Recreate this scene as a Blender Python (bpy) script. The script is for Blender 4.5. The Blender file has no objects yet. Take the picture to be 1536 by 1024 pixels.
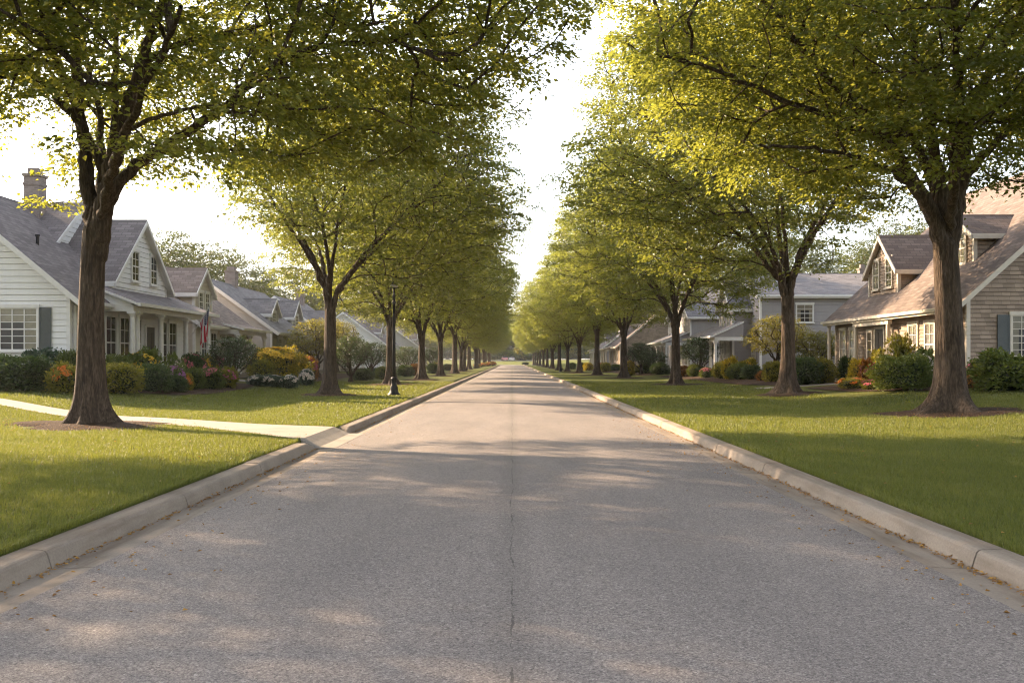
import bpy, math, random
import numpy as np
from mathutils import Vector, Matrix
R = math.radians
random.seed(7)
scene = bpy.context.scene
COL = scene.collection

F = 1493.0          # focal length in pixels of the 1536 px wide photo
EYE = 1.5
HX, HY = 768.0, 540.0

def smooth(t):
    t = max(0.0, min(1.0, t)); return t * t * (3 - 2 * t)

def g(x, y):
    """height of the lawn"""
    ax = abs(x)
    z = .13 + .38 * smooth((ax - 9) / 6)
    z += .025 * math.sin(x * .7 + 1) * math.sin(y * .33) * smooth((ax - 4) / 2)
    z += 1.25 * smooth((y - 303) / 40)
    return z

def gv(x, y):
    sm = lambda t: (lambda q: q * q * (3 - 2 * q))(np.clip(t, 0, 1))
    ax = np.abs(x)
    z = .13 + .38 * sm((ax - 9) / 6)
    z = z + .025 * np.sin(x * .7 + 1) * np.sin(y * .33) * sm((ax - 4) / 2)
    return z + 1.25 * sm((y - 303) / 40)

# ------------------------------------------------------------------ tags
def tag(o, label=None, cat=None, group=None, kind=None):
    if label: o['label'] = label
    if cat: o['category'] = cat
    if group: o['group'] = group
    if kind: o['kind'] = kind
    return o

def empty(name, loc=(0, 0, 0), rz=0, scale=(1, 1, 1)):
    o = bpy.data.objects.new(name, None); COL.objects.link(o)
    o.empty_display_size = .3
    o.location = loc; o.rotation_euler = (0, 0, rz); o.scale = scale
    return o

def link(name, me, parent=None):
    o = bpy.data.objects.new(name, me); COL.objects.link(o)
    if parent is not None: o.parent = parent
    return o

# ------------------------------------------------------------------ materials
class NT:
    def __init__(s, name):
        s.m = bpy.data.materials.new(name); s.m.use_nodes = True
        s.t = s.m.node_tree; s.t.nodes.clear()
        s.out = s.n('ShaderNodeOutputMaterial')
    def n(s, typ, **kw):
        nd = s.t.nodes.new(typ)
        for k, v in kw.items():
            if k.startswith('i_'):
                key = k[2:]
                key = int(key) if key.isdigit() else key.replace('_', ' ')
                nd.inputs[key].default_value = v
            else: setattr(nd, k, v)
        return nd
    def l(s, a, b): s.t.links.new(a, b)
    def math(s, op, a, b=None, c=None, clamp=False):
        nd = s.n('ShaderNodeMath', operation=op, use_clamp=clamp)
        for i, v in enumerate((a, b, c)):
            if v is None: continue
            if isinstance(v, (int, float)): nd.inputs[i].default_value = v
            else: s.l(v, nd.inputs[i])
        return nd.outputs[0]
    def ramp(s, fac, stops, interp='LINEAR'):
        nd = s.n('ShaderNodeValToRGB'); cr = nd.color_ramp; cr.interpolation = interp
        while len(cr.elements) > len(stops): cr.elements.remove(cr.elements[-1])
        while len(cr.elements) < len(stops): cr.elements.new(.5)
        for e, (p, c) in zip(cr.elements, stops):
            e.position = p; e.color = (*c, 1) if len(c) == 3 else c
        s.l(fac, nd.inputs[0]); return nd.outputs[0]
    def mix(s, fac, a, b, blend='MIX'):
        nd = s.n('ShaderNodeMix', data_type='RGBA', blend_type=blend)
        for i, v in ((0, fac), (6, a), (7, b)):
            if isinstance(v, (int, float)): nd.inputs[i].default_value = v
            elif isinstance(v, tuple): nd.inputs[i].default_value = (*v, 1) if len(v) == 3 else v
            else: s.l(v, nd.inputs[i])
        return nd.outputs[2]
    def noise(s, vec, scale, detail=4, rough=.55, out=0):
        nd = s.n('ShaderNodeTexNoise'); nd.inputs['Scale'].default_value = scale
        nd.inputs['Detail'].default_value = detail; nd.inputs['Roughness'].default_value = rough
        if vec is not None: s.l(vec, nd.inputs['Vector'])
        return nd.outputs[out]
    def coord(s, which='Object', scale=None):
        tc = s.n('ShaderNodeTexCoord'); o = tc.outputs[which]
        if scale:
            mp = s.n('ShaderNodeMapping'); mp.inputs['Scale'].default_value = scale
            s.l(o, mp.inputs['Vector']); o = mp.outputs[0]
        return o
    def pos(s, scale=None):
        o = s.n('ShaderNodeNewGeometry').outputs['Position']
        if scale:
            mp = s.n('ShaderNodeMapping'); mp.inputs['Scale'].default_value = scale
            s.l(o, mp.inputs['Vector']); o = mp.outputs[0]
        return o
    def bump(s, h, strength=.3, dist=.02):
        b = s.n('ShaderNodeBump'); b.inputs['Strength'].default_value = strength
        b.inputs['Distance'].default_value = dist; s.l(h, b.inputs['Height']); return b.outputs[0]
    def bsdf(s, col, rough=.7, normal=None, spec=.4, metal=0):
        p = s.n('ShaderNodeBsdfPrincipled')
        if isinstance(col, tuple): p.inputs['Base Color'].default_value = (*col, 1)
        else: s.l(col, p.inputs['Base Color'])
        if isinstance(rough, (int, float)): p.inputs['Roughness'].default_value = rough
        else: s.l(rough, p.inputs['Roughness'])
        p.inputs['Specular IOR Level'].default_value = spec
        p.inputs['Metallic'].default_value = metal
        if normal is not None: s.l(normal, p.inputs['Normal'])
        return p.outputs[0]
    def done(s, shader):
        s.l(shader, s.out.inputs['Surface']); return s.m

def mul(c, k): return tuple(min(1, v * k) for v in c)

def leaf_mat(name, dark, mid, light, tcol, tfac=.45, rough=.55):
    n = NT(name)
    geo = n.n('ShaderNodeNewGeometry')
    rnd = geo.outputs['Random Per Island']
    nz = n.noise(n.coord('Object'), .45, 2)
    f = n.math('ADD', n.math('MULTIPLY', rnd, .62), n.math('MULTIPLY', nz, .62))
    f = n.math('SUBTRACT', f, .12, clamp=True)
    oi = n.n('ShaderNodeObjectInfo').outputs['Random']
    f = n.math('ADD', f, n.math('MULTIPLY', n.math('SUBTRACT', oi, .5), .2), clamp=True)
    col = n.ramp(f, [(0.05, dark), (.5, mid), (.95, light)])
    p = n.bsdf(col, rough, spec=.5)
    tr = n.n('ShaderNodeBsdfTranslucent')
    tc = n.mix(.55, n.mix(1.0, col, (1, 1, 1), 'MULTIPLY'), tcol)
    n.l(tc, tr.inputs['Color'])
    ms = n.n('ShaderNodeMixShader'); ms.inputs[0].default_value = tfac
    n.l(p, ms.inputs[1]); n.l(tr.outputs[0], ms.inputs[2])
    return n.done(ms.outputs[0])

def simple(name, col, rough=.6, var=.12, scale=6, spec=.4, metal=0, bump=0):
    n = NT(name)
    nz = n.noise(n.coord('Object'), scale, 5)
    c = n.ramp(nz, [(.25, mul(col, 1 - var)), (.75, mul(col, 1 + var))])
    nrm = n.bump(nz, bump, .01) if bump else None
    return n.done(n.bsdf(c, rough, nrm, spec, metal))

def siding_mat(name, col, dirt=.18):
    n = NT(name); co = n.pos()
    big = n.noise(co, .9, 5)
    st = n.noise(n.pos((3, 3, .35)), 1.2, 5, .65)       # rain streaks and weathering
    grain = n.noise(n.pos((.7, .7, 16)), 2.5, 3)
    f = n.math('ADD', n.math('MULTIPLY', big, .5), n.math('MULTIPLY', st, .5))
    c = n.ramp(f, [(.3, mul(col, 1 - dirt)), (.55, col), (.75, mul(col, 1.05))])
    c = n.mix(.22, c, n.ramp(grain, [(.3, mul(col, .72)), (.7, mul(col, 1.1))]))
    return n.done(n.bsdf(c, .62, n.bump(grain, .25, .01), .3))

def shingle_mat(name, col):
    n = NT(name)
    uv = n.n('ShaderNodeUVMap').outputs[0]
    br = n.n('ShaderNodeTexBrick', offset=.5)
    br.inputs['Scale'].default_value = 1.0
    br.inputs['Brick Width'].default_value = .42
    br.inputs['Row Height'].default_value = .2
    br.inputs['Mortar Size'].default_value = .014
    br.inputs['Color1'].default_value = (*mul(col, .55), 1)
    br.inputs['Color2'].default_value = (*mul(col, 1.42), 1)
    br.inputs['Mortar'].default_value = (*mul(col, .35), 1)
    n.l(uv, br.inputs['Vector'])
    nz = n.noise(n.pos(), 1.1, 5)
    c = n.mix(.3, br.outputs[0], n.ramp(nz, [(.3, mul(col, .75)), (.7, mul(col, 1.25))]))
    sp = n.noise(n.pos(), 60, 2)
    c = n.mix(.25, c, n.ramp(sp, [(.35, mul(col, .5)), (.65, mul(col, 1.5))]))
    return n.done(n.bsdf(c, .9, n.bump(br.outputs[1], .5, .015), .15))

M = {}
# foliage
M['leaf'] = leaf_mat('street tree leaves', (.034, .064, .018), (.094, .140, .029), (.225, .22, .034), (.54, .52, .06), .5, .42)
M['leaf_row'] = leaf_mat('row tree leaves', (.033, .062, .020), (.086, .126, .030), (.195, .195, .038), (.47, .47, .06), .46, .42)
M['leaf_far'] = leaf_mat('background tree leaves', (.026, .044, .015), (.060, .082, .022), (.12, .12, .03), (.22, .24, .04), .3)
M['bush_dark'] = leaf_mat('dark shrub leaves', (.018, .036, .011), (.042, .075, .019), (.09, .125, .03), (.13, .18, .03), .28, .45)
M['bush_green'] = leaf_mat('green shrub leaves', (.035, .060, .013), (.085, .125, .022), (.17, .19, .035), (.26, .27, .04), .33)
M['bush_yellow'] = leaf_mat('yellow green shrub leaves', (.07, .085, .012), (.18, .175, .02), (.36, .29, .03), (.45, .38, .04), .38)
M['bush_blue'] = leaf_mat('blue green shrub leaves', (.025, .05, .035), (.05, .09, .055), (.1, .14, .09), (.12, .18, .08), .25)
M['bush_gold'] = leaf_mat('golden shrub leaves', (.08, .090, .010), (.32, .26, .016), (.68, .46, .025), (.55, .42, .02), .35)
M['bush_rust'] = leaf_mat('rusty orange shrub leaves', (.09, .05, .015), (.28, .12, .02), (.5, .22, .04), (.5, .2, .03), .35)
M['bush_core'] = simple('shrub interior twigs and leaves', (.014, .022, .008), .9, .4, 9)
def petal(name, c): return leaf_mat(name, mul(c, .6), c, mul(c, 1.25), c, .3)
M['pink'] = petal('pink petals', (.62, .16, .30))
M['purple'] = petal('mauve petals', (.42, .15, .38))
M['white'] = petal('cream white petals', (.72, .64, .55))
M['red'] = petal('coral pink petals', (.66, .20, .24))
M['orange'] = petal('orange petals', (.72, .24, .03))
M['yellow'] = petal('yellow petals', (.80, .55, .04))

def bark_mat():
    n = NT('furrowed bark')
    st = n.noise(n.coord('Object', (9, 9, 1.1)), 2.0, 6, .62)
    fi = n.noise(n.coord('Object', (26, 26, 4)), 2.0, 4)
    big = n.noise(n.coord('Object'), .8, 3)
    f = n.math('ADD', n.math('MULTIPLY', st, .6), n.math('MULTIPLY', fi, .4))
    c = n.ramp(f, [(.40, (.018, .012, .009)), (.5, (.070, .048, .034)), (.61, (.165, .122, .09))])
    c = n.mix(.35, c, n.ramp(big, [(.35, (.055, .040, .028)), (.65, (.12, .09, .068))]))
    h = n.math('ADD', st, n.math('MULTIPLY', fi, .35))
    return n.done(n.bsdf(c, .9, n.bump(h, 1.0, .09), .2))
M['bark'] = bark_mat()

def asphalt():
    n = NT('worn grey asphalt'); co = n.pos()
    v = n.n('ShaderNodeTexVoronoi'); v.inputs['Scale'].default_value = 150; n.l(co, v.inputs['Vector'])
    sep = n.n('ShaderNodeSeparateColor'); n.l(v.outputs['Color'], sep.inputs[0])
    v2 = n.n('ShaderNodeTexVoronoi'); v2.inputs['Scale'].default_value = 60; n.l(co, v2.inputs['Vector'])
    sep2 = n.n('ShaderNodeSeparateColor'); n.l(v2.outputs['Color'], sep2.inputs[0])
    fine = n.noise(co, 60, 4, .7)
    agg = n.math('ADD', n.math('MULTIPLY', sep.outputs[0], .45), n.math('MULTIPLY', sep2.outputs[1], .2))
    agg = n.math('ADD', agg, n.math('MULTIPLY', fine, .45))
    c = n.ramp(agg, [(.24, (.082, .073, .072)), (.5, (.192, .166, .155)), (.78, (.315, .277, .254)), (.93, (.49, .45, .42))])
    big = n.noise(n.pos((1, .22, 1)), .9, 5, .6)
    c = n.mix(1.0, c, n.ramp(big, [(.3, (.82, .82, .83)), (.7, (1.14, 1.12, 1.1))]), 'MULTIPLY')
    # tyre-worn lanes are a little paler, the middle a little darker
    sx = n.n('ShaderNodeSeparateXYZ'); n.l(co, sx.inputs[0])
    # paving seam and crack near the middle
    wob = n.noise(n.pos((0, 1, 0)), .55, 6, .62)
    wob2 = n.noise(n.pos((0, 1, 0)), 9, 3, .6)
    cx = n.math('ADD', n.math('MULTIPLY', n.math('SUBTRACT', wob, .5), .14), n.math('MULTIPLY', n.math('SUBTRACT', wob2, .5), .025))
    d = n.math('ABSOLUTE', n.math('SUBTRACT', sx.outputs[0], cx))
    wid = n.math('MULTIPLY', n.math('SUBTRACT', n.noise(n.pos((0, 1, 0)), 1.7, 6, .7), .45), .055)
    crack = n.math('LESS_THAN', d, wid)
    stain = n.math('SUBTRACT', 1, n.math('MULTIPLY', d, 5.5), clamp=True)
    c = n.mix(n.math('MULTIPLY', stain, .22), c, (.06, .055, .05))
    c = n.mix(n.math('MULTIPLY', crack, .55), c, (.03, .028, .026))
    h = n.math('SUBTRACT', agg, n.math('MULTIPLY', crack, 1.2))
    return n.done(n.bsdf(c, .85, n.bump(h, .75, .012), .3))
M['asphalt'] = asphalt()

def concrete(name, col, streak=True):
    n = NT(name); co = n.pos()
    a = n.noise(co, 1.6, 6, .6); b = n.noise(co, 45, 4, .7)
    c = n.ramp(a, [(.28, mul(col, .68)), (.5, col), (.75, mul(col, 1.16))])
    c = n.mix(.35, c, n.ramp(b, [(.3, mul(col, .6)), (.7, mul(col, 1.3))]))
    if streak:
        s = n.noise(n.pos((5, .5, 4)), 1.1, 5, .65)
        c = n.mix(n.math('MULTIPLY', n.ramp(s, [(.45, (0, 0, 0)), (.68, (1, 1, 1))]), .62), c, (.13, .09, .06))
    return n.done(n.bsdf(c, .85, n.bump(b, .35, .006), .25))
M['kerb'] = concrete('kerb concrete', (.265, .22, .18))
M['path'] = concrete('path concrete', (.30, .262, .225), False)

def lawn():
    n = NT('mown lawn'); co = n.pos()
    a = n.noise(co, .55, 4, .6); b = n.noise(n.pos((14, 5, 1)), 2.2, 5, .7); d = n.noise(co, 70, 3, .7)
    f = n.math('ADD', n.math('MULTIPLY', a, .4), n.math('MULTIPLY', b, .6))
    c = n.ramp(f, [(.3, (.045, .062, .010)), (.5, (.095, .112, .018)), (.72, (.165, .155, .032))])
    c = n.mix(.4, c, n.ramp(d, [(.3, (.035, .050, .010)), (.7, (.19, .18, .038))]))
    h = n.math('ADD', n.math('MULTIPLY', b, .6), d)
    return n.done(n.bsdf(c, .9, n.bump(h, .9, .06), .15))
M['lawn'] = lawn()
M['blade'] = leaf_mat('grass blades', (.038, .062, .010), (.098, .120, .017), (.178, .178, .036), (.30, .31, .04), .42, .5)

def mulch():
    n = NT('bark mulch'); co = n.pos()
    v = n.n('ShaderNodeTexVoronoi'); v.inputs['Scale'].default_value = 26; n.l(n.pos((1, .5, 1)), v.inputs['Vector'])
    b = n.noise(co, 30, 5, .7)
    c = n.ramp(b, [(.3, (.030, .019, .013)), (.55, (.085, .054, .036)), (.8, (.20, .135, .09))])
    return n.done(n.bsdf(c, .95, n.bump(n.math('ADD', v.outputs['Distance'], b), 1, .05), .1))
M['mulch'] = mulch()
M['litter'] = leaf_mat('dry fallen leaves', (.12, .05, .015), (.30, .15, .03), (.48, .28, .05), (.3, .15, .03), .2)

M['white_paint'] = simple('white trim paint', (.70, .68, .66), .5, .08, 5)
M['cream_trim'] = simple('cream trim paint', (.62, .55, .46), .5, .08, 5)
M['shutter'] = simple('slate grey shutter paint', (.082, .092, .092), .5, .1, 5)
M['dark_door'] = simple('dark door paint', (.05, .045, .045), .4, .1, 5)
M['room'] = simple('dim room behind the glass', (.025, .025, .027), .9, .2, 3)
M['curtain'] = simple('pale curtain', (.26, .235, .17), .9, .2, 8)
M['blind'] = simple('white blind', (.66, .62, .55), .9, .1, 8)
M['lamp_black'] = simple('black cast iron', (.012, .012, .014), .55, .3, 12, .3, 0)
M['lamp_glass'] = simple('frosted lamp glass', (.55, .53, .5), .3, .05, 4)
M['steel'] = simple('galvanised collar', (.5, .5, .5), .35, .1, 9, .5, .8)
M['chim'] = None
def glass():
    n = NT('window glass')
    fr = n.n('ShaderNodeFresnel'); fr.inputs[0].default_value = 1.55
    tr = n.n('ShaderNodeBsdfTransparent'); gl = n.n('ShaderNodeBsdfGlossy'); gl.inputs['Roughness'].default_value = .03
    ms = n.n('ShaderNodeMixShader'); n.l(n.math('MULTIPLY', fr.outputs[0], .8), ms.inputs[0]); n.l(tr.outputs[0], ms.inputs[1]); n.l(gl.outputs[0], ms.inputs[2])
    return n.done(ms.outputs[0])
M['glass'] = glass()

def brick(name, c1, c2):
    n = NT(name)
    co = n.pos()
    sp = n.n('ShaderNodeSeparateXYZ'); n.l(co, sp.inputs[0])
    cb = n.n('ShaderNodeCombineXYZ'); n.l(n.math('ADD', sp.outputs[0], sp.outputs[1]), cb.inputs[0]); n.l(sp.outputs[2], cb.inputs[1])
    br = n.n('ShaderNodeTexBrick'); br.inputs['Scale'].default_value = 1
    br.inputs['Brick Width'].default_value = .23; br.inputs['Row Height'].default_value = .078; br.inputs['Mortar Size'].default_value = .008
    br.inputs['Color1'].default_value = (*c1, 1); br.inputs['Color2'].default_value = (*c2, 1); br.inputs['Mortar'].default_value = (.32, .29, .26, 1)
    n.l(cb.outputs[0], br.inputs['Vector'])
    nz = n.noise(co, 2, 5)
    c = n.mix(.35, br.outputs[0], n.ramp(nz, [(.3, mul(c1, .6)), (.7, mul(c2, 1.2))]))
    return n.done(n.bsdf(c, .9, n.bump(br.outputs[1], -.4, .01), .2))
M['chim'] = brick('weathered chimney brick', (.20, .155, .14), (.29, .235, .215))

# ------------------------------------------------------------------ mesh building
class MB:
    def __init__(s): s.v = []; s.f = []; s.mi = []; s.uv = {}; s.mats = []; s.sm = False
    def mat(s, m):
        if m not in s.mats: s.mats.append(m)
        return s.mats.index(m)
    def face(s, pts, m, uv=None):
        i = len(s.v); s.v += [tuple(p) for p in pts]
        s.f.append(tuple(range(i, i + len(pts)))); s.mi.append(s.mat(m))
        if uv: s.uv[len(s.f) - 1] = uv
    def hexa(s, c, m):
        """c: 8 corners, bottom ring 0-3 then top ring 4-7"""
        i = len(s.v); s.v += [tuple(p) for p in c]; k = s.mat(m)
        for q in ((3, 2, 1, 0), (4, 5, 6, 7), (0, 1, 5, 4), (1, 2, 6, 5), (2, 3, 7, 6), (3, 0, 4, 7)):
            s.f.append(tuple(i + a for a in q)); s.mi.append(k)
    def box(s, x0, x1, y0, y1, z0, z1, m):
        s.hexa([(x0, y0, z0), (x1, y0, z0), (x1, y1, z0), (x0, y1, z0), (x0, y0, z1), (x1, y0, z1), (x1, y1, z1), (x0, y1, z1)], m)
    def beam(s, p0, p1, w, h, m, up=(0, 0, 1)):
        p0 = Vector(p0); p1 = Vector(p1); d = (p1 - p0).normalized()
        a = d.cross(Vector(up)).normalized() * w / 2; b = a.normalized().cross(d).normalized() * h / 2
        s.hexa([p0 - a - b, p0 + a - b, p1 + a - b, p1 - a - b, p0 - a + b, p0 + a + b, p1 + a + b, p1 - a + b], m)
    def lathe(s, prof, m, n=16, at=(0, 0, 0)):
        i = len(s.v); k = s.mat(m)
        for r, z in prof:
            for j in range(n):
                t = 2 * math.pi * j / n; s.v.append((at[0] + r * math.cos(t), at[1] + r * math.sin(t), at[2] + z))
        for a in range(len(prof) - 1):
            for j in range(n):
                s.f.append((i + a * n + j, i + a * n + (j + 1) % n, i + (a + 1) * n + (j + 1) % n, i + (a + 1) * n + j)); s.mi.append(k)
        s.f.append(tuple(i + (len(prof) - 1) * n + j for j in range(n))); s.mi.append(k)
        s.f.append(tuple(i + n - 1 - j for j in range(n))); s.mi.append(k)
    def mesh(s, name, smooth=False):
        me = bpy.data.meshes.new(name); me.from_pydata(s.v, [], s.f)
        for m in s.mats: me.materials.append(m)
        me.polygons.foreach_set('material_index', s.mi)
        if s.uv:
            ul = me.uv_layers.new(name='UVMap')
            for fi, uv in s.uv.items():
                for li, q in zip(me.polygons[fi].loop_indices, uv): ul.data[li].uv = q
        if smooth: me.polygons.foreach_set('use_smooth', [True] * len(s.f))
        me.update(); return me
    def obj(s, name, parent=None, smooth=False): return link(name, s.mesh(name, smooth), parent)

def fast_mesh(name, verts, faces, mats, smooth=False, mi=None):
    """verts (N,3), faces (M,k) numpy arrays of one polygon size"""
    me = bpy.data.meshes.new(name); k = faces.shape[1]
    me.vertices.add(len(verts)); me.vertices.foreach_set('co', np.ascontiguousarray(verts, dtype=np.float32).ravel())
    me.loops.add(faces.size); me.loops.foreach_set('vertex_index', np.ascontiguousarray(faces, dtype=np.int32).ravel())
    me.polygons.add(len(faces)); me.polygons.foreach_set('loop_start', np.arange(len(faces), dtype=np.int32) * k)
    for m in mats: me.materials.append(m)
    if mi is not None: me.polygons.foreach_set('material_index', np.asarray(mi, dtype=np.int32))
    me.polygons.foreach_set('use_smooth', np.full(len(faces), smooth, dtype=bool))
    me.update(calc_edges=True); me.validate(); return me

# ------------------------------------------------------------------ leaves and trees
def leaves(pos, axis, nrm, ln, wd, fold=.18):
    """folded leaf blades of two triangles"""
    axis = axis / np.linalg.norm(axis, axis=1, keepdims=True)
    side = np.cross(axis, nrm); side /= np.linalg.norm(side, axis=1, keepdims=True) + 1e-9
    n = np.cross(side, axis)
    ln = ln[:, None]; wd = wd[:, None]
    b = pos; t = pos + axis * ln - n * ln * .08
    m = pos + axis * ln * .42
    l = m - side * wd * .5 + n * wd * fold; r = m + side * wd * .5 + n * wd * fold
    v = np.stack([b, r, t, l], 1).reshape(-1, 3)
    i = np.arange(len(pos))[:, None] * 4
    f = np.concatenate([i + np.array([[0, 1, 2]]), i + np.array([[0, 2, 3]])], 0)
    return v, f

def tube(P, r, k, V, Fc, off):
    P = np.asarray(P, float); r = np.asarray(r, float)
    T = np.gradient(P, axis=0); T /= np.linalg.norm(T, axis=1, keepdims=True) + 1e-9
    ref = np.eye(3)[np.argmin(np.abs(T).mean(0))]
    A = np.cross(T, ref); A /= np.linalg.norm(A, axis=1, keepdims=True) + 1e-9
    B = np.cross(T, A)
    th = np.arange(k) * 2 * np.pi / k
    ring = P[:, None] + r[:, None, None] * (A[:, None] * np.cos(th)[None, :, None] + B[:, None] * np.sin(th)[None, :, None])
    V.append(ring.reshape(-1, 3)); n = len(P)
    a = (np.arange(n - 1)[:, None] * k + np.arange(k)[None, :]); b = (np.arange(n - 1)[:, None] * k + (np.arange(k)[None, :] + 1) % k)
    Fc.append(np.stack([a, b, b + k, a + k], -1).reshape(-1, 4) + off)
    return off + n * k

def catmull(P, n):
    P = np.asarray(P, float); Q = np.vstack([2 * P[0] - P[1], P, 2 * P[-1] - P[-2]]); out = []
    for i in range(len(P) - 1):
        p0, p1, p2, p3 = Q[i:i + 4]
        for t in np.linspace(0, 1, n, endpoint=False):
            out.append(.5 * (2 * p1 + (p2 - p0) * t + (2 * p0 - 5 * p1 + 4 * p2 - p3) * t * t + (3 * p1 - p0 - 3 * p2 + p3) * t ** 3))
    out.append(P[-1]); return np.array(out)

def tree_meshes(seed, limbs, fork, tr, env, spacing=.95, per=95, leaf=.145, mat='leaf', spray=1.15, lean=(0, 0), flare=1.5, sides=44, gap=(-.36, .10)):
    """limbs: list of (points, r0, r1) in metres from the base of the trunk"""
    rng = np.random.default_rng(seed)
    ph = rng.uniform(0, 6.28, (6, 3)); fr = rng.uniform(.25, .6, (6, 3)) * rng.choice([-1, 1], (6, 3))
    def nz(p, s=1.0): return np.sin((p[:, None] * s * fr[None] + ph[None]).sum(-1)).mean(1) * 1.6
    cx, cy, cz, rx, ry, up, dn = env
    # cluster centres inside the crown, thicker towards its skin
    N = 26000
    q = rng.uniform(-1.15, 1.15, (N, 3))
    p = q * np.array([rx, ry, 1]); p[:, 2] = np.where(q[:, 2] > 0, q[:, 2] * up, q[:, 2] * dn)
    rho = np.linalg.norm(q, axis=1)
    p += np.array([cx, cy, cz])
    rho = rho / (1 + .16 * nz(p * 1.6))
    rr = np.hypot(p[:, 0], p[:, 1])
    keep = np.where(rho > .72, 1.0, np.where(rho > .45, .5, .16)) * (rho < 1)
    keep *= np.where(nz(p, 2.4) < gap[0], gap[1], 1.0)                       # gaps
    keep *= ~((rr < 3.4 * rx / 9) & (p[:, 2] < fork + (up + dn) * .28))
    ok = p[rng.uniform(0, 1, N) < keep]
    grid = {}; C = []
    for a in ok:
        key = tuple((a / spacing).astype(int)); bad = False
        for i in (-1, 0, 1):
            for j in (-1, 0, 1):
                for k in (-1, 0, 1):
                    for b in grid.get((key[0] + i, key[1] + j, key[2] + k), ()):
                        if (a[0] - b[0]) ** 2 + (a[1] - b[1]) ** 2 + (1.35 * (a[2] - b[2])) ** 2 < spacing ** 2: bad = True; break
        if not bad: grid.setdefault(key, []).append(a); C.append(a)
    C = np.array(C)
    print('CLUSTERS', seed, len(C), len(C) * per)
    # skeleton
    V = []; Fc = []; off = 0
    zs = np.concatenate([np.array([-.12, 0, .05, .1, .17, .26, .38, .52, .7, .95, 1.25]), np.arange(1.6, fork + .01, .35), [fork + .25]])
    zs = zs * 1.0
    k = sides; th = np.arange(k) * 2 * np.pi / k
    lob = .55 * np.cos(5 * th + rng.uniform(0, 6)) + .35 * np.cos(3 * th + rng.uniform(0, 6)) + .25 * np.cos(8 * th + rng.uniform(0, 6))
    rings = []
    for z in zs:
        zz = max(z, 0)
        base = tr * (1.0 - .22 * min(1, zz / fork)) * (1 + .18 * math.exp(-zz / .9))
        if z > fork: base *= .35
        rad = base * (1 + flare * math.exp(-zz / .27) * (.62 + .62 * lob) + .14 * lob * math.exp(-zz / .9) + .03 * np.sin(3 * th + zz * 1.3) + .018 * np.sin(11 * th + zz * .8 + lob))
        t = min(1, zz / fork)
        rings.append(np.stack([lean[0] * t * t + rad * np.cos(th), lean[1] * t * t + rad * np.sin(th), np.full(k, z)], 1))
    V.append(np.concatenate(rings)); n = len(zs)
    a = (np.arange(n - 1)[:, None] * k + np.arange(k)[None, :]); b = (np.arange(n - 1)[:, None] * k + (np.arange(k)[None, :] + 1) % k)
    Fc.append(np.stack([a, b, b + k, a + k], -1).reshape(-1, 4)); off = n * k
    nodes = []; par = []; plen = []; rmin = []; ndir = []
    for P, r0, r1 in limbs:
        S = catmull(P, 6); m = len(S)
        S[1:-1] += rng.normal(0, .025, (m - 2, 3))
        r = r0 + (r1 - r0) * np.linspace(0, 1, m) ** .8
        r[:5] *= np.array([.30, .62, .84, .95, .99])
        off = tube(S, r, 12, V, Fc, off)
        L = 0
        for i in range(m):
            if i: L += np.linalg.norm(S[i] - S[i - 1])
            if i >= 4: q_ = S[i] - S[i - 1]; ndir.append(q_ / np.linalg.norm(q_)); nodes.append(S[i]); par.append(-1); plen.append(L * .5); rmin.append(r[i])
    nl = len(nodes); nodes = list(nodes)
    D = np.linalg.norm(C[:, None] - np.array(nodes)[None], axis=2).min(1); C = C[np.argsort(D)]
    arr = np.zeros((len(nodes) + len(C) * 14, 3)); pl = np.zeros(len(arr)); cnt = np.zeros(len(arr), int); pr = np.full(len(arr), -1); dr_ = np.zeros((len(arr), 3))
    arr[:nl] = nodes; pl[:nl] = plen; m = nl; chains = []; dr_[:nl] = ndir
    for c in C:
        d = arr[:m] - c; dist = np.sqrt((d ** 2).sum(1))
        cs = -(d * dr_[:m]).sum(1) / (dist + 1e-6)
        cost = dist * (1 + .55 * np.maximum(0, .75 - cs)) + .12 * pl[:m] + .5 * np.maximum(0, d[:, 2])
        j = int(np.argmin(cost)); L = dist[j]; s = max(2, min(12, int(L / .45)))
        st = arr[j].copy(); ids = [j]
        for i in range(1, s + 1):
            t = i / s
            arr[m] = st + (c - st) * t + (.45 * L * t * (1 - t) ** 2) * (dr_[j] * 1.6 + np.array([0, 0, .5])) + (rng.normal(0, .018, 3) if i < s else 0)
            dd_ = arr[m] - arr[ids[-1]]; dr_[m] = dd_ / (np.linalg.norm(dd_) + 1e-6)
            pl[m] = pl[j] + L * t; pr[m] = ids[-1]; ids.append(m); m += 1
        chains.append(ids)
    for ids in reversed(chains):
        pass
    cnt[:m] = 0
    for ids in chains: cnt[ids[-1]] += 1
    for i in range(m - 1, nl - 1, -1):
        if pr[i] >= 0: cnt[pr[i]] += cnt[i]
    rad = .005 + .0075 * np.sqrt(cnt)
    for ids in chains:
        r = rad[ids].copy(); r[0] = min(r[0], r[1] * 1.15)
        off = tube(arr[ids], r, 6 if r[0] > .03 else 4, V, Fc, off)
    tm = fast_mesh('trunk', np.concatenate(V), np.concatenate(Fc), [M['bark']], True)
    # leaves in drooping sprays
    ends = np.array([arr[i[-1]] for i in chains]); prev = np.array([arr[i[-2]] for i in chains])
    out = ends - np.array([cx, cy, 0]); out[:, 2] = 0
    out /= np.linalg.norm(out, axis=1, keepdims=True) + 1e-6
    dr = ends - prev; dr[:, 2] *= .5; dr /= np.linalg.norm(dr, axis=1, keepdims=True) + 1e-6
    d = out * .8 + dr * .7 + rng.normal(0, .25, out.shape); d[:, 2] = np.clip(d[:, 2], -.25, .3)
    d /= np.linalg.norm(d, axis=1, keepdims=True)
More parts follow.
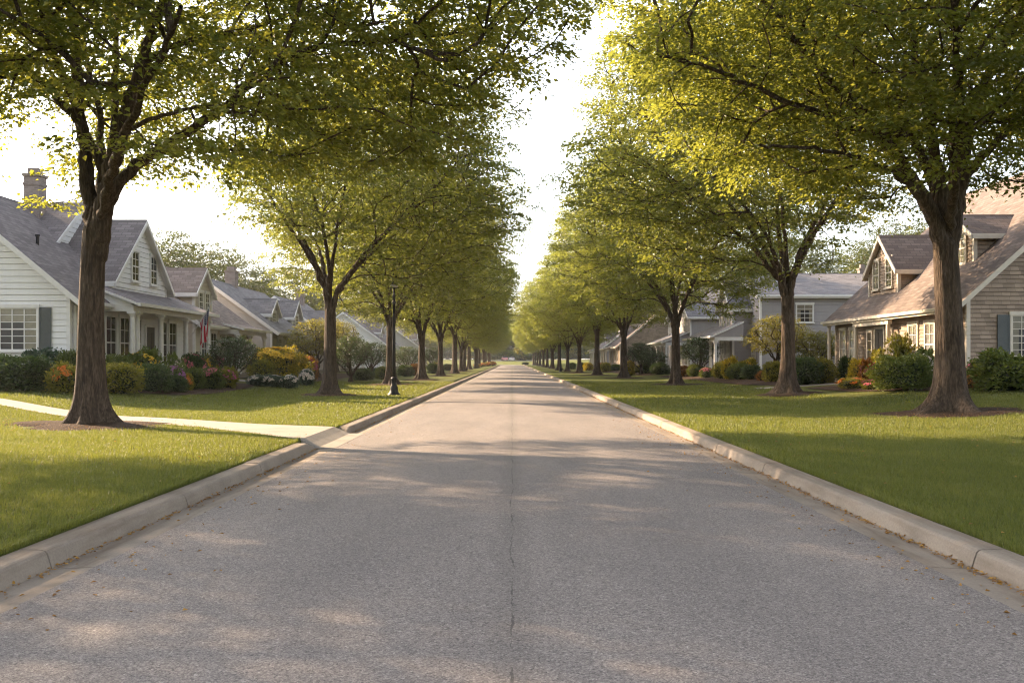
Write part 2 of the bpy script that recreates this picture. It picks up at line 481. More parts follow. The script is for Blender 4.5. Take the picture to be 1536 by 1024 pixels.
    lat = np.cross(d, [0, 0, 1.0]); lat /= np.linalg.norm(lat, axis=1, keepdims=True)
    n = len(ends); K = per
    ang = rng.choice(np.array([-70, -42, -16, 10, 34, 62, 100, -110]), (n, K)) * np.pi / 180 + rng.normal(0, .10, (n, K))
    t = rng.uniform(.12, 1, (n, K)) ** .75 * spray * rng.uniform(.75, 1.1, (n, 1))
    tw = d[:, None] * np.cos(ang)[..., None] + lat[:, None] * np.sin(ang)[..., None]
    sd = d[:, None] * -np.sin(ang)[..., None] + lat[:, None] * np.cos(ang)[..., None]
    sgn = rng.choice([-1, 1], (n, K))
    tilt = rng.normal(0, .16, (n, 8)); ti = rng.integers(0, 8, (n, K))
    pos = ends[:, None] - d[:, None] * .25 + tw * t[..., None] + sd * (sgn * rng.uniform(.01, .08, (n, K)))[..., None]
    pos[..., 2] += np.take_along_axis(tilt, ti, 1) * t - .22 * t * t + rng.normal(0, .05, (n, K))
    ax = tw * .75 + sd * (sgn * .7)[..., None] + rng.normal(0, .28, (n, K, 3)); ax[..., 2] -= .28
    nr = rng.normal(0, .34, (n, K, 3)) + rng.normal(0, .3, (n, 1, 3)); nr[..., 2] += 1.0
    ln = leaf * rng.uniform(.7, 1.25, n * K)
    v, f = leaves(pos.reshape(-1, 3), ax.reshape(-1, 3), nr.reshape(-1, 3), ln, ln * .68)
    cm = fast_mesh('crown', v, f, [M[mat]])
    return tm, cm

def vase_limbs(seed, fork, n, reach, top, r0=.15, out=.45):
    rng = random.Random(seed); L = []
    a0 = rng.uniform(0, 6.28)
    for i in range(n):
        a = a0 + i * 2 * math.pi / n + rng.uniform(-.3, .3)
        k = reach * rng.uniform(.72, 1.05); h = top * rng.uniform(.72, .98)
        ca, sa = math.cos(a), math.sin(a); P = [(0, 0, fork - 1.0)]
        for t, o in ((.1, .045), (.28, .17), (.5, .36), (.75, .62), (1, .92)):
            aa = a + rng.uniform(-.09, .09)
            P.append((k * o * math.cos(aa), k * o * math.sin(aa), fork - .5 + (h - fork) * t ** (.8 + out * .3)))
        L.append((P, r0 * rng.uniform(.85, 1.1), .032))
    a = a0
    L.append(([(0, 0, fork - .8), (.1, .06, fork + .6), (.15, -.1, fork + (top - fork) * .45), (-.1, .1, top * .97)], r0 * .95, .03))
    return L

def tree(name, meshes, x, y, label, group, rz=0, s=1.0, sz=None, cat='tree', z=None):
    r = empty(name, (x, y, (g(x, y) if z is None else z) - .02), rz, (s, s, sz or s))
    link('trunk', meshes[0], r); link('crown', meshes[1], r)
    return tag(r, label, cat, group)

def px_limbs(px0, py0, depth, specs):
    """limb points given in photo pixels around a trunk base, plus a depth run in metres"""
    k = depth / F; L = []
    for pts, d0, d1, r0, r1 in specs:
        P = []
        for i, (a, b) in enumerate(pts):
            t = i / (len(pts) - 1); dd = d0 + (d1 - d0) * t ** 1.3
            kk = (depth + dd) / F
            P.append(((a - HX) * kk - (px0 - HX) * k, dd, (HY - b) * kk + EYE - .13))
        L.append((P, r0 * k, r1 * k))
    return L

T1X, T1Y = -8.72, 20.6
t1l = px_limbs(135, 640, 20.6, [
    ([(143, 400), (139, 340), (128, 255), (119, 160), (112, 60), (100, -60), (90, -160)], 0, .8, 15.5, 4),
    ([(146, 400), (152, 330), (165, 262), (181, 190), (205, 120), (226, 55), (262, -50), (290, -130)], 0, -.8, 17, 4),
    ([(145, 385), (160, 318), (192, 254), (268, 207), (338, 157), (392, 106), (480, 72), (580, 62), (670, 90)], 0, -2.2, 11, 2.5),
    ([(150, 368), (159, 290), (137, 215), (100, 162), (58, 120), (0, 85), (-70, 55), (-150, 40)], 0, .6, 9, 2.5),
    ([(150, 350), (164, 250), (171, 150), (172, 50), (178, -70)], 0, 2.6, 8.5, 3),
    ([(117, 175), (100, 128), (72, 60), (48, -20), (20, -90)], 0, -2.5, 7, 2.5),
    ([(176, 215), (200, 190), (250, 170), (318, 160), (380, 175)], 0, -3.5, 4.5, 1.6),
    ([(205, 118), (232, 85), (280, 62), (350, 50), (450, 20), (560, -20)], 0, 1.5, 6.5, 2),
    ([(150, 340), (160, 280), (185, 200), (230, 100), (270, 10)], 0, -5.5, 9, 2.5),
    ([(148, 340), (150, 270), (150, 180), (130, 90), (120, 0)], 0, 5.5, 9, 2.5),
])
MT1 = tree_meshes(11, t1l, 4.3, .285, (.5, -.3, 9.4, 9.2, 7.0, 5.6, 4.6), spacing=.74, per=165, leaf=.125, lean=(.08, 0), spray=.95, flare=1.2, gap=(-.21, .06))
R1X, R1Y = 10.56, 24.0
r1l = px_limbs(1425, 622, 24.0, [
    ([(1418, 420), (1404, 342), (1371, 280), (1331, 220), (1290, 168), (1240, 118), (1190, 60), (1140, 0)], 0, -2.0, 14, 3.5),
    ([(1418, 380), (1408, 310), (1388, 250), (1365, 200), (1340, 150), (1305, 105), (1265, 60)], 0, 1.6, 10.5, 3),
    ([(1419, 380), (1412, 305), (1400, 230), (1389, 160), (1375, 90), (1355, -20)], 0, -1.2, 12.5, 4),
    ([(1424, 390), (1428, 300), (1431, 225), (1433, 150), (1436, 60), (1442, -70)], 0, 1.8, 12, 4),
    ([(1426, 400), (1434, 312), (1444, 245), (1457, 180), (1482, 118), (1514, 60), (1560, 0)], 0, .4, 14.5, 4),
    ([(1368, 214), (1330, 202), (1280, 196), (1210, 168), (1136, 138), (1060, 104), (990, 90)], -.6, -2.8, 6.5, 1.8),
    ([(1388, 300), (1340, 262), (1280, 238), (1210, 228), (1140, 222)], -.3, -4.0, 5, 1.6),
    ([(1424, 360), (1430, 300), (1440, 220), (1440, 120), (1430, 20)], 0, -5.5, 9, 2.6),
    ([(1424, 360), (1440, 290), (1490, 220), (1560, 170), (1640, 140)], 0, -1, 9, 2.6),
    ([(1426, 360), (1428, 280), (1450, 200), (1480, 140), (1520, 90)], 0, 5, 9, 2.6),
])
MR1 = tree_meshes(23, r1l, 4.2, .345, (-.1, -.2, 9.7, 7.9, 7.2, 5.6, 4.6), spacing=.74, per=165, leaf=.125, lean=(-.12, 0), spray=.95, flare=1.55, gap=(-.32, .08))
MA = tree_meshes(31, vase_limbs(3, 3.3, 6, 5.4, 11.0, .125), 3.3, .245, (0, 0, 7.8, 6.5, 6.3, 5.4, 3.9), spacing=.78, per=95, leaf=.135, spray=.95, mat='leaf_row')
MBt = tree_meshes(47, vase_limbs(5, 4.2, 6, 5.8, 12.0, .145, .2), 4.2, .285, (0, 0, 8.7, 6.7, 6.3, 5.6, 4.3), spacing=.78, per=95, leaf=.135, spray=.95, mat='leaf_row')
MC = tree_meshes(59, vase_limbs(9, 3.0, 5, 5.0, 10.5, .125), 3.0, .235, (.1, 0, 7.4, 5.9, 5.9, 5.6, 3.8), spacing=.8, per=90, leaf=.145, spray=.95, mat='leaf_row')
MR2 = tree_meshes(61, [([(x - 1.1 * max(0, (z - 4) / 8) , y, z) for x, y, z in P], a, b) for P, a, b in vase_limbs(6, 4.0, 7, 6.2, 12.0, .14, .25)], 4.0, .285, (-2.3, 0, 8.8, 6.2, 5.8, 5.8, 3.9), spacing=.78, per=100, leaf=.135, spray=.95, mat='leaf_row')
MT0 = tree_meshes(65, vase_limbs(8, 4.2, 6, 5.4, 11.5, .15), 4.2, .28, (0, 0, 8.6, 6.4, 6.2, 5.4, 4.2), spacing=.80, per=57, leaf=.125, spray=.9, mat='leaf_row')  # sparser crown for dapples, used by the unseen shade trees at left
MW = tree_meshes(71, vase_limbs(12, 3.0, 5, 5.0, 11, .18), 3.0, .30, (0, 0, 7.0, 6.0, 6.0, 6.6, 6.6), spacing=1.1, per=90, leaf=.21, mat='leaf_far', spray=1.4, sides=14)
MO = tree_meshes(83, vase_limbs(14, .7, 5, 1.1, 2.2, .045), .7, .075, (0, 0, 1.55, 1.3, 1.3, 1.0, .85), spacing=.30, per=46, leaf=.075, mat='bush_dark', spray=.34, sides=12)
MO2 = tree_meshes(84, vase_limbs(15, 1.2, 5, 1.5, 3.2, .05), 1.2, .08, (0, 0, 2.4, 1.6, 1.6, 1.3, 1.1), spacing=.36, per=42, leaf=.09, mat='bush_yellow', spray=.42, sides=12)

# ------------------------------------------------------------------ shrubs
def shrub_mesh(seed, n, leaf, rough, squash=1.0, flat=False):
    """unit shrub 1 m wide and 1 m tall: many small leaves over a twiggy core"""
    rng = np.random.default_rng(seed)
    ph = rng.uniform(0, 6.28, (8, 3)); fr = rng.normal(0, 4.5, (8, 3))
    def bulge(u): return 1 + rough * np.sin((u[:, None] * fr[None] + ph[None]).sum(-1)).mean(1) * 1.9
    u = rng.normal(0, 1, (n, 3)); u /= np.linalg.norm(u, axis=1, keepdims=True)
    u[:, 2] = np.where(u[:, 2] < -.75, -u[:, 2], u[:, 2])
    rad = bulge(u) * np.where(rng.uniform(0, 1, n) < .14, rng.uniform(1.0, 1.2, n), rng.uniform(.78, 1.05, n))
    p = u * rad[:, None] * np.array([.5, .5, .52]); p[:, 2] += .46
    p[:, 2] = np.maximum(p[:, 2], .015)
    ax = u + rng.normal(0, .55, (n, 3)); ax[:, 2] += .35
    nr = u + rng.normal(0, .6, (n, 3))
    ln = leaf * rng.uniform(.7, 1.3, n)
    v, f = leaves(p, ax, nr, ln, ln * .6)
    # core
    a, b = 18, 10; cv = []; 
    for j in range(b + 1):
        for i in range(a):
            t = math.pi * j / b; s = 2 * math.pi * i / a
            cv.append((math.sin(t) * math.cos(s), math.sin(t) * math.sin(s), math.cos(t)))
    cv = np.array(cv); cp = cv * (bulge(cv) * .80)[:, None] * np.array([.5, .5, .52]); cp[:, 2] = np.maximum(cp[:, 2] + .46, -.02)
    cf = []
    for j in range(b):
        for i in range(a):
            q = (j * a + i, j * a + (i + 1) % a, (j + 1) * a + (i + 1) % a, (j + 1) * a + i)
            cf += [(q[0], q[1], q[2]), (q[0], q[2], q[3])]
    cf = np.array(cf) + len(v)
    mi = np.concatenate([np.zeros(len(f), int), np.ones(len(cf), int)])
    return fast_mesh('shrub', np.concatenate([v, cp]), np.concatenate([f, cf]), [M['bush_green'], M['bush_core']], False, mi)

def blossom_mesh(seed, n, size, top=.15, patch=None):
    rng = np.random.default_rng(seed)
    u = rng.normal(0, 1, (n * 6, 3)); u /= np.linalg.norm(u, axis=1, keepdims=True)
    ph = rng.uniform(0, 6.28, (5, 3)); fr = rng.normal(0, 5, (5, 3))
    nz = np.sin((u[:, None] * fr[None] + ph[None]).sum(-1)).mean(1)
    u = u[(u[:, 2] > top) & (nz > -.05)][:n]
    p = u * rng.uniform(.98, 1.1, (len(u), 1)) * np.array([.5, .5, .52]); p[:, 2] += .46
    P = []; A = []; Nn = []
    for k in range(5):                                  # five petals to a bloom
        th = k * 2 * math.pi / 5
        t1 = np.cross(u, [.3, .2, .9]); t1 /= np.linalg.norm(t1, axis=1, keepdims=True); t2 = np.cross(u, t1)
        P.append(p); A.append(t1 * math.cos(th) + t2 * math.sin(th) + u * .45); Nn.append(u + rng.normal(0, .2, u.shape))
    ln = np.full(len(u) * 5, size) * rng.uniform(.7, 1.2, len(u) * 5)
    v, f = leaves(np.concatenate(P), np.concatenate(A), np.concatenate(Nn), ln, ln * .8)
    return fast_mesh('blossoms', v, f, [M['pink']])

SH = {'ball': shrub_mesh(1, 3800, .06, .10), 'mound': shrub_mesh(2, 3400, .075, .24), 'loose': shrub_mesh(3, 2800, .105, .36),
      'big': shrub_mesh(4, 6000, .06, .24), 'low': shrub_mesh(5, 2600, .06, .16)}
BL = {'many': blossom_mesh(6, 620, .055, -.1), 'some': blossom_mesh(7, 220, .058, .1), 'top': blossom_mesh(8, 380, .058, .40)}

def with_mat(o, slot, m):
    o.material_slots[slot].link = 'OBJECT'; o.material_slots[slot].material = m

def shrub(name, label, x, y, w, h, kind='mound', leafm='bush_green', bloom=None, bmat='pink', bloom2=None, bmat2='yellow', group=None, dw=1.0, cat=None, rz=None):
    o = link(name, SH[kind])
    o.location = (x, y, g(x, y) - .02); o.scale = (w, w * dw, h)
    o.rotation_euler = (0, 0, random.uniform(0, 6.28) if rz is None else rz)
    with_mat(o, 0, M[leafm])
    for bl, bm in ((bloom, bmat), (bloom2, bmat2)):
        if bl: b = link('blossoms', BL[bl], o); with_mat(b, 0, M[bm])
    return tag(o, label, cat or ('flowers' if name.startswith('flower') else 'shrub'), group)

def ray_ground(px, py, xmax=None):
    """point on the lawn seen at a pixel; |x| limited to xmax by sliding nearer"""
    t = 20.0
    dx, dz = (px - HX) / F, (HY - py) / F
    lo, hi = 4.0, 320.0
    for _ in range(60):
        mid = (lo + hi) / 2
        if EYE + dz * mid > g(dx * mid, mid): lo = mid
        else: hi = mid
    y = lo
    if xmax is not None and abs(dx * y) > xmax: y = xmax / abs(dx)
    return dx * y, y

def shrub_px(name, label, px, top, base, wpx, xmax=None, y=None, **kw):
    if y is None: x, y = ray_ground(px, base, xmax)
    else: x = (px - HX) / F * y
    w = wpx * y / F; h = max(.15, EYE + (HY - top) * y / F - g(x, y))
    return shrub(name, label, x, y, w, h, **kw)

# ------------------------------------------------------------------ houses
class House:
    def __init__(s, name, side, X, label, wall, roof, trim, zg=.5, yc=0, depth=4):
        s.s = side; s.X = X; s.wallm = wall; s.roofm = roof; s.trim = trim; s.zg = zg; s.ch = .22
        s.root = empty(name, (side * (X + depth), yc, zg - .4)); tag(s.root, label, 'house')
        s.off = Vector(s.root.location)
    def p(s, u, v, z):
        return (s.s * (s.X + u) - s.off.x, v - s.off.y, z - s.off.z)
    def ob(s, mb, O, a, n, ar, nr, zr, m):
        c = []
        for z in zr:
            for i, j in ((0, 0), (1, 0), (1, 1), (0, 1)):
                c.append(s.p(O[0] + a[0] * ar[i] + n[0] * nr[j], O[1] + a[1] * ar[i] + n[1] * nr[j], z))
        mb.hexa(c, m)
    def bx(s, mb, u0, u1, v0, v1, z0, z1, m): s.ob(mb, (0, 0), (1, 0), (0, 1), (u0, u1), (v0, v1), (z0, z1), m)
    def siding(s, mb, A, B, n, z0, z1, lo, hi, m):
        """lapped boards, each a tilted strip with an underside"""
        ax = Vector((B[0] - A[0], B[1] - A[1])); k = max(1, round((z1 - z0) / s.ch)); dz = (z1 - z0) / k
        def P(t, z, o): return s.p(A[0] + ax.x * t + n[0] * o, A[1] + ax.y * t + n[1] * o, z)
        for i in range(k):
            a, b = z0 + i * dz, z0 + (i + 1) * dz
            l0, h0, l1, h1 = lo(a), hi(a), lo(b), hi(b)
            if h0 - l0 < .005: continue
            c = b - .013                        # a 2.4 cm reveal between boards, 6 cm deep
            k0 = (c - a) / (b - a); lc, hc = l0 + (l1 - l0) * k0, h0 + (h1 - h0) * k0
            mb.face([P(l0, a, .024), P(h0, a, .024), P(hc, c, .004), P(lc, c, .004)], m)
            mb.face([P(lc, c, .004), P(hc, c, .004), P(hc, c, -.055), P(lc, c, -.055)], m)
            mb.face([P(lc, c, -.055), P(hc, c, -.055), P(h1, b, -.055), P(l1, b, -.055)], m)
            mb.face([P(l0, a, -.055), P(h0, a, -.055), P(h0, a, .024), P(l0, a, .024)], m)
    def walls(s, u0, u1, v0, v1, zb, ze, zr, axis, parent, name='wall', m=None, skip=''):
        mb = MB(); m = m or s.wallm; one = lambda z: 1.0; zero = lambda z: 0.0
        glo = lambda z: 0.0 if z <= ze else .5 * (z - ze) / (zr - ze)
        ghi = lambda z: 1.0 - glo(z)
        sides = {'f': ((u0, v0), (u0, v1), (-1, 0)), 'b': ((u1, v0), (u1, v1), (1, 0)), 'n': ((u0, v0), (u1, v0), (0, -1)), 'a': ((u0, v1), (u1, v1), (0, 1))}
        for k, (A, B, n) in sides.items():
            if k in skip: continue
            gab = (axis == 'v' and k in 'na') or (axis == 'u' and k in 'fb')
            s.siding(mb, A, B, n, zb, zr if gab else ze, glo if gab else zero, ghi if gab else one, m)
        # corner boards
        for (u, v) in ((u0, v0), (u0, v1), (u1, v0), (u1, v1)):
            du = -1 if u == u0 else 1; dv = -1 if v == v0 else 1
            s.bx(mb, *sorted((u - du * .10, u + du * .036)), *sorted((v - dv * .10, v + dv * .036)), zb, ze - .02, s.trim)
        return mb.obj(name, parent)
    def roof(s, u0, u1, v0, v1, ze, zr, axis, parent, oe=.45, og=.32, name='roof', th=.11, gut=True, back=True, hip=None):
        """two shingled slabs, rake boards, fascias and a gutter"""
        mb = MB(); tb = MB()
        if axis == 'v': c = (u0 + u1) / 2; half = (u1 - u0) / 2; a0, a1 = v0 - og, v1 + og; W = lambda e, a, z: s.p(c + e, a, z)
        else: c = (v0 + v1) / 2; half = (v1 - v0) / 2; a0, a1 = u0 - og, u1 + (og if back else 0); W = lambda e, a, z: s.p(a, c + e, z)
        sl = (zr - ze) / half; ee = half + oe; zl = ze - sl * oe; L = math.hypot(ee, zr - zl)
        for sg in (-1, 1):
            if hip and sg in hip: continue
            t = [W(sg * ee, a0, zl + th), W(sg * ee, a1, zl + th), W(0, a1, zr + th), W(0, a0, zr + th)]
            d = [W(sg * ee, a0, zl), W(sg * ee, a1, zl), W(0, a1, zr), W(0, a0, zr)]
            mb.face(t, s.roofm, [(a0, 0), (a1, 0), (a1, L), (a0, L)])
            mb.face(d, s.trim)
            for i in range(4):
                j = (i + 1) % 4; mb.face([d[i], d[j], t[j], t[i]], s.trim if i != 2 else s.roofm)
            # rake boards just under the slab ends
            for a, da in ((a0, .02), (a1, -.02)):
                w = .045
                aa, ab = (a - .03, a + .02) if da > 0 else (a - .02, a + .03)
                q = [W(sg * (ee + .02), aa, zl - .13), W(sg * (ee + .02), ab, zl - .13), W(0, ab, zr - .13), W(0, aa, zr - .13),
                     W(sg * (ee + .02), aa, zl + .07), W(sg * (ee + .02), ab, zl + .07), W(0, ab, zr + .07), W(0, aa, zr + .07)]
                tb.hexa(q, s.trim)
            # fascia and gutter
            q = [W(sg * (ee + .005), a0 + .03, zl - .12), W(sg * (ee + .005), a1 - .03, zl - .12), W(sg * (ee + .05), a1 - .03, zl - .12), W(sg * (ee + .05), a0 + .03, zl - .12)]
            tb.hexa(q + [(x, y, z + .15) for x, y, z in q], s.trim)
            if gut:
                q = [W(sg * (ee + .06), a0, zl - .03), W(sg * (ee + .06), a1, zl - .03), W(sg * (ee + .16), a1, zl - .03), W(sg * (ee + .16), a0, zl - .03)]
                tb.hexa(q + [(x, y, z + .12) for x, y, z in q], s.trim)
        # ridge cap
        q = [W(-.14, a0 + .01, zr + th - .12), W(.14, a0 + .01, zr + th - .12), W(.14, a1 - .01, zr + th - .12), W(-.14, a1 - .01, zr + th - .12)]
        q2 = [W(-.03, a0 + .01, zr + th + .03), W(.03, a0 + .01, zr + th + .03), W(.03, a1 - .01, zr + th + .03), W(-.03, a1 - .01, zr + th + .03)]
        mb.hexa(q + q2, s.roofm)
        r = mb.obj(name, parent); tb.obj('trim' if name == 'roof' else 'roof_trim', parent if name == 'roof' else r if parent is s.root else parent)
        return r
    def window(s, parent, O, face, zc, w, h, nx=2, ny=4, shutter=False, cover='curtain', name='window', casing=None):
        n = {'-u': (-1, 0), '-v': (0, -1), '+u': (1, 0), '+v': (0, 1)}[face]
        a = (0, 1) if face[1] == 'u' else (1, 0)
        mb = MB(); t = casing or s.trim; c = .09; z0, z1 = zc - h / 2, zc + h / 2; hw = w / 2; B0 = .024
        s.ob(mb, O, a, n, (-hw - c, -hw), (B0, .075), (z0 - .02, z1), t); s.ob(mb, O, a, n, (hw, hw + c), (B0, .075), (z0 - .02, z1), t)
        s.ob(mb, O, a, n, (-hw - c - .03, hw + c + .03), (B0, .095), (z1, z1 + .13), t)
        s.ob(mb, O, a, n, (-hw - c - .04, hw + c + .04), (B0, .13), (z0 - .09, z0 - .02), t)
        s.ob(mb, O, a, n, (-hw, hw), (.036, .066), (zc - .025, zc + .025), t)
        s.ob(mb, O, a, n, (-hw, hw), (.036, .060), (z0 - .02, z0 + .035), t); s.ob(mb, O, a, n, (-hw, hw), (.036, .060), (z1 - .035, z1), t)
        for i in range(1, nx):
            q = -hw + w * i / nx; k = .013 if w < 1.5 else .02
            s.ob(mb, O, a, n, (q - k, q + k), (.040, .058), (z0 + .03, zc - .02), t); s.ob(mb, O, a, n, (q - k, q + k), (.040, .058), (zc + .02, z1 - .03), t)
        for i in range(1, ny):
            if i * 2 == ny: continue
            q = z0 + h * i / ny
            s.ob(mb, O, a, n, (-hw + .01, hw - .01), (.042, .056), (q - .012, q + .012), t)
        wn = mb.obj(name, parent)
        if wn.parent is not s.root and wn.parent.parent is not s.root: return wn
        pb = MB()
        def qd(a0, a1, d, zz0, zz1, m):
            pb.face([s.p(O[0] + a[0] * k + n[0] * d, O[1] + a[1] * k + n[1] * d, z) for k, z in ((a0, zz0), (a1, zz0), (a1, zz1), (a0, zz1))], m)
        qd(-hw, hw, .026, z0, z1, M['room'])
        if cover == 'curtain':
            qd(-hw, -hw + w * .24, .0275, z0, z1, M['curtain']); qd(hw - w * .22, hw, .0275, z0, z1, M['curtain'])
            qd(-hw + w * .24, hw - w * .22, .0275, zc + h * .16, z1, M['curtain'])
        elif cover == 'blind': qd(-hw, hw, .0275, z0 + h * .06, z1, M['blind'])
        qd(-hw, hw, .045, z0, z1, M['glass'])
        if parent is s.root: pb.obj('pane', wn)
        else: pb.obj('pane', parent)
        if shutter:
            for sg in ((-1, 1) if shutter is True else (shutter,)):
                sb = MB(); e = sg * (hw + c + .02); f = e + sg * .42
                lo, hi = sorted((e, f))
                s.ob(sb, O, a, n, (lo, hi), (.03, .055), (z0 - .02, z1 + .02), M['shutter'])
                s.ob(sb, O, a, n, (lo, lo + .05), (.055, .075), (z0 - .02, z1 + .02), M['shutter']); s.ob(sb, O, a, n, (hi - .05, hi), (.055, .075), (z0 - .02, z1 + .02), M['shutter'])
                k = 16
                for i in range(k):
                    zz = z0 + .05 + (h - .1) * i / k
                    s.ob(sb, O, a, n, (lo + .05, hi - .05), (.055, .066), (zz, zz + (h - .1) / k * .6), M['shutter'])
                sb.obj('shutter', parent if parent is s.root else wn)
        return wn
    def door(s, O, face, w=1.0, h=2.1, z0=None, m=None):
        n = {'-u': (-1, 0), '-v': (0, -1)}[face]; a = (0, 1) if face == '-u' else (1, 0); z0 = s.zg + .25 if z0 is None else z0
        mb = MB(); m = m or M['dark_door']
        s.ob(mb, O, a, n, (-w / 2, w / 2), (.03, .06), (z0, z0 + h), m)
        for i in (-1, 1):
            for zz in (.25, 1.2):
                s.ob(mb, O, a, n, (i * w * .24 - w * .15, i * w * .24 + w * .15), (.06, .075), (z0 + zz, z0 + zz + .75), m)
        d = mb.obj('door', s.root)
        hb = MB(); s.ob(hb, O, a, n, (w * .38, w * .43), (.06, .12), (z0 + 1.0, z0 + 1.06), M['steel']); hb.obj('handle', d)
        fb = MB()
        s.ob(fb, O, a, n, (-w / 2 - .1, -w / 2), (.03, .09), (z0, z0 + h + .1), s.trim); s.ob(fb, O, a, n, (w / 2, w / 2 + .1), (.03, .09), (z0, z0 + h + .1), s.trim)
        s.ob(fb, O, a, n, (-w / 2, w / 2), (.03, .09), (z0 + h, z0 + h + .1), s.trim); fb.obj('door_frame', d)
    def column(s, u, v, z0, z1, r=.11, m=None):
        mb = MB(); m = m or s.trim; q = s.p(u, v, 0)
        mb.box(q[0] - r * 1.5, q[0] + r * 1.5, q[1] - r * 1.5, q[1] + r * 1.5, z0 - s.off.z, z0 + .16 - s.off.z, m)
        mb.lathe([(r * 1.2, z0 + .16), (r, z0 + .24), (r * .97, z0 + (z1 - z0) * .5), (r * .85, z1 - .22), (r * 1.15, z1 - .16), (r * 1.2, z1 - .10)], m, 14, (q[0], q[1], -s.off.z))
        mb.box(q[0] - r * 1.5, q[0] + r * 1.5, q[1] - r * 1.5, q[1] + r * 1.5, z1 - .10 - s.off.z, z1 - s.off.z, m)
        return mb.obj('porch_column', s.root)
    def porch(s, u_in, z_in, u_out, z_out, v0, v1, cols, fl=True, th=.10, r=.11):
        mb = MB(); L = math.hypot(u_in - u_out, z_in - z_out)
        t = [s.p(u_out, v0, z_out + th), s.p(u_out, v1, z_out + th), s.p(u_in, v1, z_in + th), s.p(u_in, v0, z_in + th)]
        d = [s.p(u_out, v0, z_out), s.p(u_out, v1, z_out), s.p(u_in, v1, z_in), s.p(u_in, v0, z_in)]
        mb.face(t, s.roofm, [(v0, 0), (v1, 0), (v1, L), (v0, L)]); mb.face(d, s.trim)
        for i in range(4): j = (i + 1) % 4; mb.face([d[i], d[j], t[j], t[i]], s.trim)
        mb.obj('porch_roof', s.root)
        b = MB(); e = .32
        s.bx(b, u_out + e - .09, u_out + e + .09, v0 + .2, v1 - .2, z_out - .22, z_out + .02, s.trim)
        s.bx(b, u_out + e + .09, u_in, v0 + .2, v0 + .36, z_out - .22, z_out + .02, s.trim)
        s.bx(b, u_out - .13, u_out - .01, v0, v1, z_out - .03, z_out + .10, s.trim)
        for va in (v0 + .21, v1 - .35):
            zt = lambda u: z_out + (z_in - z_out) * (u - u_out) / (u_in - u_out)
            c = [s.p(u_out + e, va, z_out), s.p(u_in, va, z_out), s.p(u_in, va, z_in - .03), s.p(u_out + e, va, zt(u_out + e) - .03)]
            b.hexa(c + [(x, y + .13, z) for x, y, z in c], s.wallm)
        b.obj('porch_beam', s.root)
        for v in cols: s.column(u_out + e, v, s.zg + (.25 if fl else 0), z_out - .22, r)
        if fl:
            f = MB(); s.bx(f, u_out + .1, u_in, v0 + .1, v1 - .1, s.zg - .15, s.zg + .25, M['path']); f.obj('porch_floor', s.root)
    def dormer(s, u, v0, v1, zb, ze, zr, ulen, wins, cover='curtain', nx=2, ww=.6, wh=1.0, zc=None):
        w = s.walls(u, u + ulen, v0, v1, zb, ze, zr, 'u', s.root, 'dormer', skip='b')
        s.roof(u, u + ulen, v0, v1, ze, zr, 'u', w, .22, .22, 'dormer_roof', .08, False, False)
        for v in wins: s.window(w, (u, v), '-u', zc or (zb + ze) / 2 + .12, ww, wh, nx, 4, False, cover)
        return w
    def downspout(s, u, v, z0, z1):
        mb = MB(); a = s.p(u, v, z0); b = s.p(u, v, z1)
        mb.box(a[0] - .045, a[0] + .045, a[1] - .045, a[1] + .045, a[2], b[2], s.trim); mb.obj('downspout', s.root)
    def chimney(s, roof, u0, u1, v0, v1, z0, z1):
        mb = MB(); m = M['chim']
        s.bx(mb, u0, u1, v0, v1, z0, z1, m); s.bx(mb, u0 - .035, u1 + .035, v0 - .035, v1 + .035, z1 - .38, z1 - .26, m)
        s.bx(mb, u0 - .05, u1 + .05, v0 - .05, v1 + .05, z1, z1 + .12, M['kerb'])
        s.bx(mb, u0 + .1, u1 - .1, v0 + .12, v1 - .12, z1 + .12, z1 + .38, m)
        mb.obj('chimney', roof)

W1 = siding_mat('white clapboard', (.78, .77, .765), .12); W2 = siding_mat('beige clapboard', (.55, .49, .42)); W3 = siding_mat('pale grey clapboard', (.48, .46, .44))
def shake_mat(name, col):
    n = NT(name); co = n.pos(); sp = n.n('ShaderNodeSeparateXYZ'); n.l(co, sp.inputs[0])
    cb = n.n('ShaderNodeCombineXYZ'); n.l(n.math('ADD', sp.outputs[0], sp.outputs[1]), cb.inputs[0]); n.l(sp.outputs[2], cb.inputs[1])
    br = n.n('ShaderNodeTexBrick', offset=.43, squash=1.35, squash_frequency=3); br.inputs['Scale'].default_value = 1
    br.inputs['Brick Width'].default_value = .30; br.inputs['Row Height'].default_value = .15; br.inputs['Mortar Size'].default_value = .007
    br.inputs['Color1'].default_value = (*mul(col, .66), 1); br.inputs['Color2'].default_value = (*mul(col, 1.3), 1); br.inputs['Mortar'].default_value = (*mul(col, .42), 1)
    n.l(cb.outputs[0], br.inputs['Vector'])
    st = n.noise(n.pos((2, 2, .4)), 1.4, 5, .65)
    c = n.mix(.4, br.outputs[0], n.ramp(st, [(.3, mul(col, .7)), (.7, mul(col, 1.2))]))
    gr = n.noise(n.pos((30, 30, 3)), 1.5, 3)
    return n.done(n.bsdf(c, .85, n.bump(n.math('ADD', br.outputs[1], n.math('MULTIPLY', gr, -.5)), -.5, .012), .2))
W4 = shake_mat('weathered tan shingle', (.34, .26, .20))
W5 = siding_mat('mauve blue clapboard', (.335, .312, .318)); W6 = siding_mat('mauve grey clapboard', (.34, .315, .31))
RF1 = shingle_mat('grey mauve shingles', (.165, .145, .145)); RF2 = shingle_mat('brown grey shingles', (.22, .175, .155)); RF3 = shingle_mat('slate grey shingles', (.175, .165, .17)); RF4 = shingle_mat('warm brown shingles', (.16, .126, .11))

